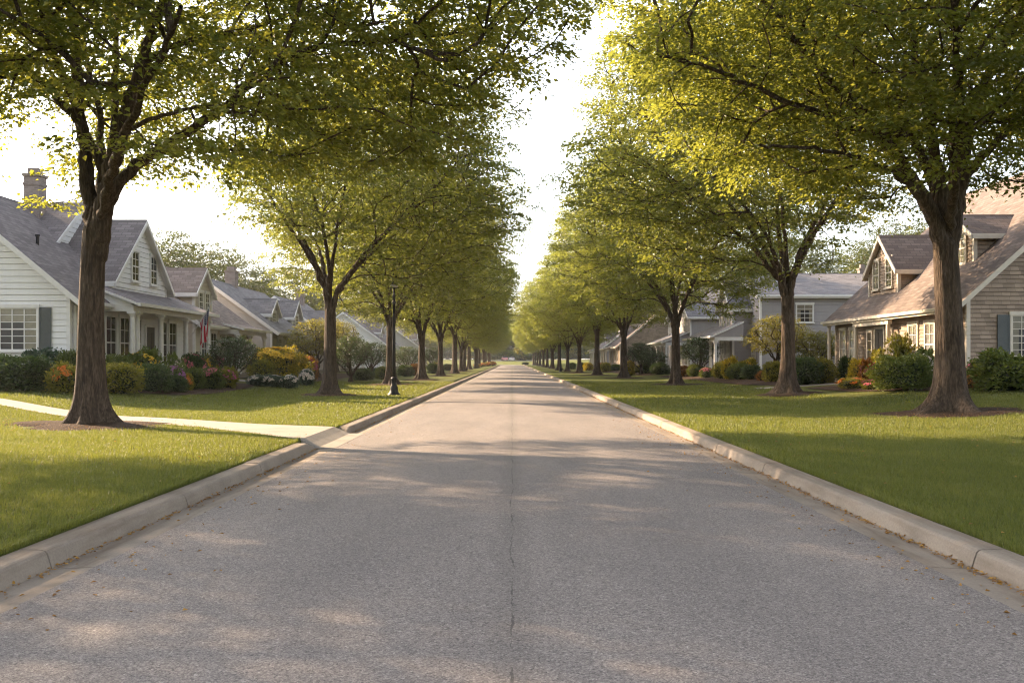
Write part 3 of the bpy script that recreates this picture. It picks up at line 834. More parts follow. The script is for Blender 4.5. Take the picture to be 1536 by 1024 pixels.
def left_house():
    H = House('clapboard_house', -1, 16.0, 'white clapboard house on the left with brick chimney, porch and street facing gable', W1, RF1, M['white_paint'], .5, 42)
    H.walls(0, 10, 36, 48.5, .3, 3.95, 8.1, 'v', H.root)
    rf = H.roof(0, 10, 36, 48.5, 3.95, 8.1, 'v', H.root)
    # street facing upper gable and the taller wing behind it
    H.walls(.35, 4.2, 40.6, 47.0, 3.9, 4.85, 7.55, 'u', H.root, 'gable_wall', skip='b')
    H.roof(.35, 4.2, 40.6, 47.0, 4.85, 7.55, 'u', H.root, .30, .3, 'gable_roof', .1, False, False)
    H.walls(2.9, 11, 40.6, 47.0, 3.9, 5.95, 8.3, 'u', H.root, 'rear_wing_wall')
    H.roof(2.9, 11, 40.6, 47.0, 5.95, 8.3, 'u', H.root, .30, .12, 'rear_wing_roof', .1, True)
    H.chimney(rf, 4.2, 4.85, 42.5, 43.2, 7.4, 9.35)
    H.window(H.root, (2.05, 36), '-v', 2.62, 1.75, 1.52, 4, 6, shutter=-1)
    H.window(H.root, (5.6, 36), '-v', 2.62, 1.5, 1.5, 4, 6, shutter=True)
    H.window(H.root, (5, 36), '-v', 5.9, .8, 1.2, 2, 4)
    for v in (43.1, 45.3): H.window(H.root, (.35, v), '-u', 5.55, .72, 1.25, 2, 4, cover='none')
    H.window(H.root, (0, 37.4), '-u', 2.45, .85, 1.5, 2, 4)
    for v in (39.6, 41.0, 42.3): H.window(H.root, (0, v), '-u', 2.2, .95, 2.1, 2, 4, cover='none')
    H.door((0, 43.9), '-u', 1.0, 2.2)
    for v in (45.5, 46.8): H.window(H.root, (0, v), '-u', 2.2, .95, 2.1, 2, 4, cover='none')
    H.porch(.33, 4.35, -1.55, 3.62, 38.4, 48.8, (38.75, 39.25, 41.9, 45.1, 48.4))
    H.downspout(-.09, 36.25, .4, 3.5)
    # a soil pipe vent on the slope
    v = MB(); q = H.p(2.3, 38.4, 0); v.lathe([(.06, 5.6), (.06, 6.25), (.09, 6.27), (.09, 6.34)], M['lamp_black'], 10, (q[0], q[1], -H.off.z)); v.obj('roof_vent', rf)
left_house()

def left_second():
    H = House('cottage', -1, 16.0, 'beige cottage left of the road with one gabled dormer behind the flag', W2, RF2, M['white_paint'], .5, 55)
    H.walls(0, 9, 50.2, 60.5, .3, 3.55, 6.9, 'v', H.root); H.roof(0, 9, 50.2, 60.5, 3.55, 6.9, 'v', H.root)
    H.dormer(.6, 52.0, 55.0, 3.7, 5.1, 6.35, 4.0, (53.0, 54.1), 'none', zc=4.6)
    for v in (51.6, 53.2, 58.2): H.window(H.root, (0, v), '-u', 2.1, .95, 1.7, 2, 4, cover='none')
    H.door((0, 56), '-u')
    H.window(H.root, (3, 50.2), '-v', 2.2, 1.1, 1.4, 2, 4, shutter=True)
    H.porch(.02, 3.5, -1.3, 3.15, 54.2, 60.7, (54.6, 57.2, 60.3))
left_second()

def left_third():
    H = House('bungalow', -1, 15.2, 'pale grey bungalow beyond the beige cottage, behind the round shrub', W3, RF3, M['white_paint'], .5, 70)
    H.walls(0, 8.5, 63, 78, .3, 3.5, 6.6, 'v', H.root); rf = H.roof(0, 8.5, 63, 78, 3.5, 6.6, 'v', H.root)
    H.dormer(.7, 65.2, 67.6, 3.7, 4.6, 5.5, 3, (66.4,), 'curtain', ww=.8, wh=.8)
    H.dormer(.7, 72.0, 74.6, 3.7, 4.7, 5.8, 3, (73.3,), 'curtain', ww=.9, wh=.9)
    for v in (65, 68, 71.5, 76): H.window(H.root, (0, v), '-u', 2.2, 1.0, 1.4, 2, 4)
    H.door((0, 73.6), '-u'); H.porch(.02, 3.45, -1.2, 3.05, 70.2, 77.5, (70.5, 73, 77.2))
    H.window(H.root, (2.5, 63), '-v', 2.2, 1.1, 1.4, 2, 4)
    H.chimney(rf, 4, 4.7, 69, 69.8, 6, 7.6)
left_third()

def far_house(name, side, X, v0, label, wall, roofm, trim, ze=3.5, zr=6.8, ln=13, dp=9):
    H = House(name, side, X, label, wall, roofm, trim, .5, v0 + ln / 2)
    H.walls(0, dp, v0, v0 + ln, .3, ze, zr, 'v', H.root); rf = H.roof(0, dp, v0, v0 + ln, ze, zr, 'v', H.root)
    for k in (.15, .35, .85): H.window(H.root, (0, v0 + ln * k), '-u', 2.1, 1.0, 1.5, 2, 4)
    H.door((0, v0 + ln * .62), '-u'); H.porch(.02, ze - .05, -1.4, ze - .5, v0 + ln * .45, v0 + ln * .98, (v0 + ln * .48, v0 + ln * .7, v0 + ln * .95))
    H.window(H.root, (dp * .3, v0), '-v', 2.1, 1.1, 1.4, 2, 4)
    H.dormer(.8, v0 + 3, v0 + 5.6, ze + .2, ze + 1.3, ze + 2.3, 3, (v0 + 4.3,), ww=.8, wh=.8)
    H.chimney(rf, dp * .45, dp * .45 + .7, v0 + ln * .7, v0 + ln * .7 + .8, zr - .8, zr + 1)
far_house('gabled_house', -1, 15.5, 84, 'small gabled house on the left beyond the grey bungalow', W2, RF3, M['white_paint'])
far_house('gabled_house', -1, 14.5, 112, 'distant white gabled house half hidden by the left tree row', W1, RF1, M['white_paint'])
far_house('gabled_house', -1, 14.0, 150, 'farthest house on the left, showing only between trunks', W3, RF2, M['white_paint'])

def right_house():
    H = House('dormer_house', 1, 16.0, 'tan shingled house on the right with two gabled dormers behind the thick trunk', W4, RF4, M['cream_trim'], .5, 42); H.ch = .15
    H.walls(0, 13, 35, 49.2, .3, 3.75, 9.6, 'v', H.root); rf = H.roof(0, 13, 35, 49.2, 3.75, 9.6, 'v', H.root, .5)
    H.dormer(.65, 42.9, 46.4, 4.3, 5.5, 7.0, 4.2, (43.85, 45.4), 'blind', ww=.62, wh=1.25, zc=5.35, nx=2)
    H.dormer(1.6, 37.9, 40.3, 5.1, 6.35, 7.1, 3.6, (39.1,), 'blind', ww=1.1, wh=1.15, zc=5.85, nx=3)
    H.window(H.root, (2.05, 35), '-v', 2.35, .95, 1.45, 3, 6, shutter=True)
    H.window(H.root, (6.2, 35), '-v', 2.35, .95, 1.45, 3, 6, shutter=True)
    H.window(H.root, (2.95, 35), '-v', 5.1, .8, .95, 2, 4); H.window(H.root, (6.8, 35), '-v', 5.1, .8, 1.2, 2, 4)
    for v in (36.4, 38.0, 39.6): H.window(H.root, (0, v), '-u', 2.1, .8, 1.6, 2, 4, cover='blind')
    for v in (46.6, 48.0): H.window(H.root, (0, v), '-u', 2.05, .75, 1.75, 2, 4, cover='blind')
    H.door((0, 43.2), '-u', 1.0, 2.1)
    H.window(H.root, (0, 44.4), '-u', 1.95, .5, 1.6, 1, 4, cover='none'); H.window(H.root, (0, 42.1), '-u', 1.95, .5, 1.6, 1, 4, cover='none')
    for v in (41.4, 45.3): H.column(-.36, v, .5, 3.28, .10)
    for v in (49.1,): H.column(-.36, v, .5, 3.28, .08)
    b = MB(); H.bx(b, -.45, -.27, 41.2, 45.5, 3.0, 3.24, H.trim); b.obj('porch_beam', H.root)
    f = MB(); H.bx(f, -1.3, 0, 41.3, 45.4, .35, .62, M['path']); H.bx(f, -1.75, -1.3, 42, 44.8, .35, .5, M['path']); f.obj('front_step', H.root)
    # wall lantern beside the door
    l = MB(); q = H.p(-.09, 41.1, 2.45); l.box(q[0] - .06, q[0] + .06, q[1] - .06, q[1] + .06, q[2] - .14, q[2] + .12, M['lamp_black']); l.box(q[0] - .05, q[0] + .05, q[1] - .065, q[1] + .065, q[2] - .1, q[2] + .06, M['lamp_glass']); l.obj('wall_lantern', H.root)
right_house()

def right_second():
    H = House('two_storey_house', 1, 16.2, 'blue grey two storey house with long ridge and a sunlit front gable', W5, RF3, M['white_paint'], .5, 72)
    H.walls(0, 15, 65, 77, .3, 5.75, 7.55, 'u', H.root); rf = H.roof(0, 15, 65, 77, 5.75, 7.55, 'u', H.root, .4, .3)
    H.walls(-1.3, 2.2, 67.2, 71.4, .3, 5.1, 6.9, 'u', H.root, 'front_gable_wall', skip='b'); H.roof(-1.3, 2.4, 67.2, 71.4, 5.1, 6.9, 'u', H.root, .28, .28, 'front_gable_roof', .09, False, False)
    H.window(H.root, (-1.3, 68.5), '-u', 4.5, .8, 1.35, 2, 4, cover='blind'); H.window(H.root, (-1.3, 70.1), '-u', 4.5, .8, 1.35, 2, 4, cover='blind')
    for u, w in ((2.9, 1.0), (7.4, 1.1), (11.4, 1.1)): H.window(H.root, (u, 65), '-v', 4.55, w, 1.15, 2, 4, cover='curtain')
    H.window(H.root, (8.7, 65), '-v', 4.55, 1.0, 1.15, 2, 4)
    for u in (3.2, 8.2): H.window(H.root, (u, 65), '-v', 1.9, 1.1, 1.4, 2, 4)
    H.porch(-.98, 3.95, -3.1, 3.0, 65.3, 76, (65.7, 67.3, 69.5, 72, 75.6))
    for v in (66.6, 68.6, 70.2): H.window(H.root, (-1.3 if v > 67.2 else 0, v), '-u', 1.9, .8, 1.6, 2, 4, cover='blind')
    H.door((0, 73), '-u')
    H.chimney(rf, 8.6, 9.1, 71, 71.5, 7.2, 7.95)
right_second()
def right_third():
    H = House('grey_house', 1, 15.4, 'mauve grey house beyond the two storey one, with a low sunlit porch', W6, RF3, M['white_paint'], .5, 92)
    H.walls(0, 10, 86, 98, .3, 5.3, 8.3, 'u', H.root); rf = H.roof(0, 10, 86, 98, 5.3, 8.3, 'u', H.root, .4, .3)
    H.porch(.02, 3.9, -2.3, 3.0, 86.2, 97, (86.6, 89, 92, 96.6))
    for v in (87.8, 90.4, 95): H.window(H.root, (0, v), '-u', 1.9, .95, 1.6, 2, 4, cover='blind')
    for v in (88.5, 92, 95.5): H.window(H.root, (0, v), '-u', 4.6, .9, 1.2, 2, 4, cover='blind')
    H.door((0, 93), '-u')
    H.window(H.root, (6.2, 86), '-v', 4.4, 1.0, 1.2, 2, 4); H.window(H.root, (3, 86), '-v', 1.9, 1.0, 1.4, 2, 4)
    H.chimney(rf, 5, 5.8, 93, 93.9, 7.6, 9.2)
right_third()
far_house('gabled_house', 1, 13.2, 122, 'tan gabled house beyond the grey house on the right', W4, RF4, M['cream_trim'], 3.4, 7)
far_house('gabled_house', 1, 14.0, 152, 'farthest house on the right, behind the distant trunks', W5, RF1, M['white_paint'])

# ------------------------------------------------------------------ ground, road, kerbs
def ground():
    xs = [-400, -250, -150, -90, -60, -45, -35, -30, -26, -23] + [-21 + .6 * i for i in range(29)] + [-3.60, -3.585]
    xs = xs + [0] + [-x for x in reversed(xs)]
    ys = [-60, -40, -20] + list(range(-10, 80, 1)) + list(range(80, 300, 4)) + [300.0, 300.3] + list(range(302, 350, 4)) + [360, 400, 460, 540, 640, 700]
    V = []; 
    for y in ys:
        for x in xs:
            V.append((x, y, -.14 if (abs(x) < 3.59 and y <= 300.05) else g(x, y)))
    n = len(xs); Fc = [(j * n + i, j * n + i + 1, (j + 1) * n + i + 1, (j + 1) * n + i) for j in range(len(ys) - 1) for i in range(n - 1)]
    me = fast_mesh('ground', np.array(V), np.array(Fc), [M['lawn']], True)
    tag(link('ground', me), kind='structure')
ground()

def road():
    V = []; ys = list(np.arange(-30, 80, .5)) + list(np.arange(80, 300.5, 4)); xs = np.linspace(-3.03, 3.03, 13)
    for y in ys:
        for x in xs: V.append((x, y, .045 * (1 - (x / 3.03) ** 2)))
    n = 13; Fc = [(j * n + i, j * n + i + 1, (j + 1) * n + i + 1, (j + 1) * n + i) for j in range(len(ys) - 1) for i in range(n - 1)]
    tag(link('road', fast_mesh('road', np.array(V), np.array(Fc), [M['asphalt']], True)), kind='structure')
road()

GAP = (17.0, 20.3)
def kerb(side, name):
    mb = MB(); rng = random.Random(5 + side)
    prof = [(3.00, -.05), (3.02, .000), (3.20, -.012), (3.345, -.016), (3.368, .060), (3.381, .098), (3.397, .115), (3.42, .122), (3.57, .127), (3.605, .120), (3.61, -.05)]
    y = -8.0
    while y < 300:
        L = 3.05
        if side < 0 and y < GAP[0] < y + L: L = GAP[0] - y
        if side < 0 and GAP[0] <= y < GAP[1] - .01: 
            y = GAP[1]; continue
        dx, dz = rng.uniform(-.004, .004), rng.uniform(-.004, .004)
        y1 = min(y + L, 300) - .018
        taper0 = side < 0 and abs(y - GAP[1]) < .01; taper1 = side < 0 and abs(y + L - GAP[0]) < .01
        rows = [y, y1]
        if taper0: rows = [y, y + .5, y1]
        if taper1: rows = [y, y1 - .5, y1]
        rings = []
        for k, yy in enumerate(rows):
            f = .25 if (taper0 and k == 0) or (taper1 and k == len(rows) - 1) else 1
            rings.append([(side * (x + dx), yy, (z + dz if z > .02 else z) * (f if z > .02 else 1)) for x, z in prof])
        for a, b in zip(rings, rings[1:]):
            for i in range(len(prof) - 1): mb.face([a[i], a[i + 1], b[i + 1], b[i]], M['kerb'])
        mb.face(rings[0], M['kerb']); mb.face(list(reversed(rings[-1])), M['kerb'])
        y += L
    o = mb.obj(name); tag(o, kind='structure')
kerb(-1, 'kerb'); kerb(1, 'kerb')

def sheet(name, A, B, m, lift=.014, n=40, cols=5, kind='structure', slab=.06):
    """ground-hugging strip between two polylines"""
    def res(P):
        P = np.array(P, float); d = np.concatenate([[0], np.cumsum(np.linalg.norm(np.diff(P, axis=0), axis=1))]); t = np.linspace(0, d[-1], n)
        return np.stack([np.interp(t, d, P[:, 0]), np.interp(t, d, P[:, 1])], 1)
    a, b = res(A), res(B); V = []; Fc = []
    for i in range(n):
        for j in range(cols):
            q = a[i] + (b[i] - a[i]) * j / (cols - 1)
            V.append((q[0], q[1], g(q[0], q[1]) + lift))
    for i in range(n - 1):
        for j in range(cols - 1): k = i * cols + j; Fc.append((k, k + 1, k + cols + 1, k + cols))
    return tag(link(name, fast_mesh(name, np.array(V), np.array(Fc), [m], True)), kind=kind)

PN = [(-3.62, 17.0), (-4.4, 18.0), (-6.3, 20.15), (-9.5, 22.5), (-12.8, 24.9), (-18, 27.6), (-30, 32.2)]
PF = [(-3.62, 20.3), (-5.0, 21.0), (-7.0, 22.3), (-10.2, 24.4), (-13.6, 26.7), (-18.8, 29.4), (-30.6, 34.0)]
sheet('path', PN, PF, M['path'], .016, 60)
def apron():
    mb = MB(); prof = [(3.00, -.02), (3.02, .004), (3.30, .012), (3.45, .07), (3.62, .148), (3.70, .149), (3.70, 0)]
    for (y0, y1) in ((17.004, 18.6), (18.612, 20.29)):
        a = [(-x, y0, z) for x, z in prof]; b = [(-x, y1, z) for x, z in prof]
        for i in range(len(prof) - 1): mb.face([a[i], a[i + 1], b[i + 1], b[i]], M['path'])
        mb.face(a, M['path']); mb.face(b, M['path'])
    tag(mb.obj('driveway_apron'), kind='structure')
apron()
sheet('path', [(-10.6, 48.2), (-12.6, 48.6), (-14.5, 50.0)], [(-10.4, 49.5), (-12.4, 50.0), (-14.5, 51.6)], M['path'], .014, 12)
sheet('path', [(10.9, 43.6), (12.6, 42.8), (14.3, 42.4)], [(10.9, 44.8), (12.8, 44.2), (14.3, 44.4)], M['path'], .014, 12)

def bed(A, B): sheet('mulch_bed', A, B, M['mulch'], .03, 30, 6)
bed([(-20, 32.4), (-16, 32.3), (-13, 32.9), (-11.5, 34), (-11.0, 37), (-11.4, 42), (-12, 47)], [(-20, 36.2), (-17, 36.2), (-15.9, 36), (-15.3, 37), (-14.9, 38.4), (-14.9, 42), (-14.9, 47)])
bed([(-11.6, 53), (-11.2, 62), (-11.6, 78)], [(-15.9, 53), (-15.9, 62), (-15.3, 78)])
bed([(22, 32.0), (17, 31.6), (13.6, 32.6), (12.2, 36), (12.0, 41)], [(22, 35), (17, 35), (15.8, 35.6), (15.6, 38), (15.7, 42)])
bed([(12.0, 45.2), (11.4, 50), (11.2, 60), (11.0, 76)], [(15.7, 45.2), (16, 50), (15.9, 60), (15.7, 76)])
bed([(10.6, 80), (10.2, 100), (9.6, 135)], [(14.6, 80), (14.6, 100), (12.6, 135)])

# ------------------------------------------------------------------ street trees
ORD = ['first', 'second', 'third', 'fourth', 'fifth', 'sixth', 'seventh', 'eighth', 'ninth', 'tenth', 'eleventh', 'twelfth', 'thirteenth', 'fourteenth', 'fifteenth', 'sixteenth', 'seventeenth', 'eighteenth', 'nineteenth', 'twentieth', 'twenty first', 'twenty second', 'twenty third', 'twenty fourth']
LT = [(-7.05, 38.6, MR2, 3.3, .9), (-6.75, 55.3, MA, 1.9, 1.04), (-6.2, 68.4, MC, 3.0, 1.06), (-6.1, 85, MA, 4.1, .95), (-5.75, 100, MBt, .9, .95)]
LT += [(-6.0 - .15 * (i % 3), 115 + 15.5 * i + (2.1, -1.6, 0)[i % 3], (MC, MA, MBt)[i % 3], 1.3 * i, (.92, .84, .98, .88)[i % 4]) for i in range(12)]
RT = [(10.5, 37.9, MR2, .15, 1.0), (9.1, 55.3, MA, 3.9, 1.04), (8.5, 75.7, MC, 1.1, 1.08), (7.6, 89, MBt, 5.2, .9), (7.1, 105, MA, .3, .9)]
RT += [(6.6 - .15 * (i % 3), 120 + 15.5 * i + (-1.8, 0, 2.2)[i % 3], (MC, MBt, MA)[i % 3], 2.1 * i + .4, (.86, .95, .83, .92)[i % 4]) for i in range(12)]
GL, GR = 'street trees in the row left of the road', 'street trees in the row right of the road'
ALLT = []
tree('street_tree', MT1, T1X, T1Y, 'big forked street tree in mulch between the concrete path and the left kerb', GL); ALLT.append((T1X, T1Y, 1.5))
tree('street_tree', MR1, R1X, R1Y, 'thickest right-hand street tree in a mulch ring before the tan dormer house', GR); ALLT.append((R1X, R1Y, 1.6))
for i, (x, y, m, rz, s) in enumerate(LT):
    lb = 'street tree on the left lawn beside the black lamp post, nearer than it' if i == 0 else f'{ORD[i + 1]} street tree from the camera in the row left of the road'
    if i == 0: lb = 'second left street tree, just left of the black lamp post'
    if i == 1: lb = 'street tree standing directly behind the black lamp post on the left'
    tree('street_tree', m, x, y, lb, GL, rz, s); ALLT.append((x, y, 1.2))
for i, (x, y, m, rz, s) in enumerate(RT):
    lb = f'{ORD[i + 1]} street tree from the camera in the row right of the road'
    if i == 0: lb = 'second right street tree, in front of the blue grey two storey house'
    tree('street_tree', m, x, y, lb, GR, rz, s); ALLT.append((x, y, 1.3))
# two unseen trees beside the camera, added to shade the near road and lawns
tree('street_tree', MT0, -13.2, 11.0, 'unseen tree left of the camera, added to shade the near road', GL, 1.0, 1.0)
tree('street_tree', MA, 13.6, 8.0, 'unseen tree right of the camera, added for its shade on the near ground', GR, .3, 1.05)

tree('yard_tree', MT0, -20.5, 16.5, 'leafy yard tree out of view on the left, added to shade the near lawn', None, 2.2, 1.0)  # out of view, put in for the shade bands it casts on the lawn
for (x, y, r) in ALLT:
    if y > 130: continue
    rng = random.Random(int(x * 13 + y)); mb = MB(); n = 26; pts = [(0, .075)]
    ph = rng.uniform(0, 6); rings = []
    for k, (f, hgt) in enumerate(((.3, .09), (.7, .06), (1.0, .004))):
        rings.append([])
        for j in range(n):
            t = 2 * math.pi * j / n; rr = r * .9 * f * (1 + .20 * math.sin(2 * t + ph) + .13 * math.sin(5 * t + ph * 2) + .08 * math.sin(9 * t + ph) + rng.uniform(-.07, .07)) 
            xx, yy = x + rr * math.cos(t) * 1.15, y + rr * math.sin(t)
            rings[k].append((xx, yy, g(xx, yy) + hgt))
    mb.face(rings[0], M['mulch'])
    for a, b in zip(rings, rings[1:]):
        for j in range(n): mb.face([a[j], a[(j + 1) % n], b[(j + 1) % n], b[j]], M['mulch'])
    tag(mb.obj('mulch_ring'), kind='structure')

# ------------------------------------------------------------------ woods behind the houses and at the road's end
def woods():
    rng = random.Random(99)
    zones = [('behind the white clapboard house', -1, [(34, 62), (41, 70), (32, 74), (48, 58), (39, 55)]),
             ('behind the beige cottage', -1, [(29, 84), (36, 92), (30, 100), (44, 84)]),
             ('behind the far left houses', -1, [(27, 116), (33, 128), (26, 142), (32, 160), (25, 178), (40, 140), (24, 200), (30, 222), (22, 245)]),
             ('behind the tan dormer house', 1, [(36, 60), (42, 68), (47, 58), (39, 78), (52, 66)]),
             ('behind the two storey house', 1, [(35, 88), (38, 96), (30, 104), (44, 92)]),
             ('behind the far right houses', 1, [(26, 116), (32, 128), (25, 146), (31, 160), (24, 182), (38, 140), (26, 205), (22, 228), (30, 250)])]
    for where, sd, pts in zones:
        pts = sorted(pts, key=lambda q: q[0])
        for i, (x, y) in enumerate(pts):
            tree('woodland_tree', MW, sd * x, y, f'leafy background tree {where}, {ORD[i]} back from the road', f'trees {where}', rng.uniform(0, 6.28), rng.uniform(.9, 1.1), rng.uniform(.78, .95) if sd < 0 else rng.uniform(.95, 1.2))
    xs = [-98, -86, -75, -65, -56, -47, -38, -30, -23, -16, -9.5, -3.5, 2.5, 8.5, 15, 22, 29, 37, 46, 55, 65, 76, 88]
    for i, x in enumerate(xs):
        y = 352 + rng.uniform(-4, 26)
        tree('woodland_tree', MW, x, y, f'hazy tree closing the end of the road, {ORD[i]} from the left', "trees closing the road's end", rng.uniform(0, 6.28), rng.uniform(1.15, 1.5), rng.uniform(1.1, 1.5))
woods()
def road_end():
    rng = random.Random(3); i = 0; x = -70
    while x < 72:
        w = rng.uniform(6.5, 9.5); y = 347 + rng.uniform(-2, 3)
        shrub('shrub', f'hazy bush under the trees closing the road, {(ORD + ["twenty fifth"])[i]} from the left', x, y, w, rng.uniform(3.2, 5.2), kind=('big', 'mound', 'loose')[i % 3], leafm=('bush_green', 'bush_dark', 'bush_yellow')[(i * 2) % 3], group="bushes closing the road's end")
        x += w * .72; i += 1

# ------------------------------------------------------------------ shrubs and flowers
road_end()
B = shrub_px
def planting():
    k = dict
    B('shrub', 'large dark green shrub under the shuttered window of the white house', 32, 532, 588, 104, kind='big', leafm='bush_dark')
    B('shrub', 'pale blue green shrub rising behind the large dark one at the window', 62, 526, 576, 60, y=35.0, kind='mound', leafm='bush_blue')
    B('shrub', 'yellow green shrub with a few orange blooms left of the big forked trunk', 98, 548, 590, 44, kind='loose', leafm='bush_yellow', bloom='some', bmat='orange')
    B('shrub', 'dark shrub against the white house corner, left of the trunk', 102, 528, 580, 36, y=35.0, kind='mound', leafm='bush_green')
    B('shrub', 'yellow green bushy shrub just right of the big forked trunk', 180, 546, 590, 62, kind='mound', leafm='bush_yellow')
    B('shrub', 'green shrub against the porch behind the yellow green one', 175, 534, 582, 44, y=36.5, kind='mound', leafm='bush_green')
    B('shrub', 'rounded dark green shrub midway along the porch bed', 230, 546, 588, 56, kind='ball', leafm='bush_dark')
    B('shrub', 'mixed green shrub at the foot of the first porch columns', 214, 528, 580, 50, y=38.0, kind='loose', leafm='bush_green', bloom='some', bmat='yellow')
    B('shrub', 'small clipped ball below the mauve flowers', 262, 562, 588, 36, kind='ball', leafm='bush_dark')
    B('flower_clump', 'cream white flowers nearest the porch columns', 263, 536, 582, 26, y=37.5, kind='loose', leafm='bush_green', bloom='many', bmat='white')
    B('flower_clump', 'mauve flower clump above the small clipped ball', 262, 548, 586, 30, y=36.2, kind='mound', leafm='bush_green', bloom='many', bmat='purple')
    B('flower_clump', 'orange flower clump right of the mauve flowers', 279, 560, 586, 20, kind='mound', leafm='bush_yellow', bloom='many', bmat='orange')
    B('shrub', 'leafy green shrub between the mauve and the coral flowers', 292, 552, 584, 30, kind='mound', leafm='bush_green')
    B('flower_clump', 'coral pink flowering clump in front of the round dark tree', 318, 552, 584, 34, kind='mound', leafm='bush_green', bloom='top', bmat='red')
    B('flower_clump', 'pink and green clump at the bed end by the round tree', 338, 553, 582, 32, kind='loose', leafm='bush_yellow', bloom='some', bmat='pink')
    B('flower_clump', 'tall pink flower ball near the beige cottage wall', 330, 534, 572, 18, y=46, kind='ball', leafm='bush_green', bloom='top', bmat='pink')
    B('shrub', 'dark red brown shrub beneath the hanging flag', 290, 532, 578, 40, y=42.5, kind='mound', leafm='bush_dark', bloom='some', bmat='red')
    B('flower_clump', 'yellow flower clump under the flag', 314, 536, 574, 22, y=45, kind='loose', leafm='bush_yellow', bloom='some', bmat='yellow')
    # round ornamental tree
    x, y = (350 - HX) / F * 44.5, 44.5
    tree('ornamental_tree', MO, x, y, 'small round dark green tree on a short trunk beside the flag', None, .4, .98, .92)
    B('shrub', 'large golden yellow shrub in front of the grey bungalow', 412, 521, 564, 68, y=52, kind='big', leafm='bush_gold', bloom='top', bmat='yellow')
    B('shrub', 'golden shrub to the right of the largest golden one', 446, 535, 563, 36, y=54, kind='loose', leafm='bush_gold', bloom='many', bmat='yellow')
    B('shrub', 'rusty orange shrub beside the second left street tree', 463, 536, 560, 26, y=57, kind='mound', leafm='bush_rust', bloom='some', bmat='pink')
    B('shrub', 'green leafy base shrub under the golden one', 392, 540, 566, 40, y=50.5, kind='mound', leafm='bush_yellow')
    B('flower_clump', 'white flowering low clump at the lawn edge by the second left tree', 460, 553, 567, 22, y=51, kind='low', leafm='bush_blue', bloom='many', bmat='white')
    for i, (px, w) in enumerate(((386, 30), (410, 34), (433, 30))):
        B('low_hedge', ('left', 'middle', 'right')[i] + ' clump of the low white flowering edging by the cottage path', px, 562, 577, w, y=46.5, kind='low', leafm='bush_blue', bloom='some', bmat='white', group='low white edging plants', cat='shrub')
    # small yard trees beyond
    for px, d, m, s, sz, lb in ((476, 64, MO2, 1.25, 1.05, 'yellowish small yard tree left of the second left street trunk'), (526, 60, MO, 1.15, 1.15, 'dark bushy yard tree right of the second left street trunk'),
                            (556, 76, MO, 1.2, 1.1, 'dark small yard tree left of the lamp post'), (505, 82, MO2, 1.4, 1.2, 'tall yellowish yard tree seen behind the second left trunk'),
                            (612, 96, MO, 1.2, 1.1, 'small yard tree seen between the third and fourth left trunks'), (648, 128, MO, 1.3, 1.2, 'small distant yard tree between the fourth and fifth left trunks'),
                            (1165, 58, MO2, 1.2, 1.0, 'loose yellow green yard tree left of the second right trunk'), (1228, 56, MO2, .95, .72, 'small yellow green yard tree right of the second right trunk'),
                            (1050, 68, MO, 1.15, 1.12, 'dark twin stemmed yard tree right of the third right trunk'), (962, 88, MO, 1.2, 1.15, 'dark yard tree just right of the fourth right trunk'), (978, 84, MO, 1.1, .85, 'low dark yard tree before the grey house porch')):
        x = (px - HX) / F * d; tree('yard_tree', m, x, d, lb, None, px * .7, s, sz)
    for i, (px, y, top, w, mt, lb) in enumerate(((545, 66, 553, 30, 'bush_dark', 'dark low shrub behind the second left street tree'), (575, 72, 550, 24, 'bush_green', 'green low shrub left of the lamp post base'), (608, 82, 548, 24, 'bush_dark', 'dark low shrub right of the lamp post'),
                            (622, 90, 546, 14, 'bush_rust', 'rusty shrub beside the fourth left trunk'), (650, 100, 545, 18, 'bush_dark', 'dark shrub between the fourth and fifth left trunks'), (560, 80, 552, 20, 'bush_blue', 'pale shrub behind the third left trunk'),
                            (655, 120, 544, 12, 'pink', 'distant pink flowering shrub in the left yards'), (672, 130, 546, 16, 'bush_dark', 'farthest dark shrub in the left yards'))):
        B('shrub', lb, px, top, 0, w, y=y, kind='mound', leafm=mt if mt != 'pink' else 'bush_green', bloom='many' if mt == 'pink' else None)
    for i, px in enumerate((716, 724, 732, 739)):
        B('flower_clump', f'distant orange flower mound by the left kerb end, {ORD[i]} from the left', px, 545 - i * 1.0, 0, 11, y=190 + 14 * i, kind='low', leafm='bush_yellow', bloom='many', bmat='orange', group='distant orange flower mounds')
    # right side
    B('shrub', 'big rounded green shrub left of the thickest right trunk', 1352, 531, 586, 84, kind='big', leafm='bush_green')
    B('shrub', 'yellow green shrub rising behind the big rounded one', 1346, 511, 572, 50, y=36.5, kind='loose', leafm='bush_yellow', bloom='some', bmat='white')
    B('shrub', 'pale flowering shrub at the tan facade beside the thickest trunk', 1380, 528, 580, 42, y=35.5, kind='loose', leafm='bush_green', bloom='some', bmat='white')
    B('shrub', 'loose leafy shrub below the shuttered window of the tan house', 1508, 531, 588, 84, kind='loose', leafm='bush_green')
    B('shrub', 'lower green shrub at the right edge by the tan house', 1550, 536, 588, 60, kind='mound', leafm='bush_green')
    B('shrub', 'brownish green shrub against the wall right of the thick trunk', 1470, 540, 584, 44, y=33.2, kind='mound', leafm='bush_green', bloom='some', bmat='pink')
    B('flower_clump', 'rusty low plants right of the thick trunk foot', 1462, 560, 586, 30, kind='low', leafm='bush_rust')
    B('flower_clump', 'low coral and yellow ground cover at the walkway corner', 1280, 566, 583, 46, kind='low', leafm='bush_yellow', bloom='some', bmat='orange')
    B('flower_clump', 'low yellow green ground cover against the big rounded shrub', 1312, 568, 584, 40, kind='low', leafm='bush_yellow', bloom='some', bmat='red')
    B('flower_clump', 'golden bush by the tan house front step', 1286, 540, 570, 26, y=40, kind='mound', leafm='bush_gold')
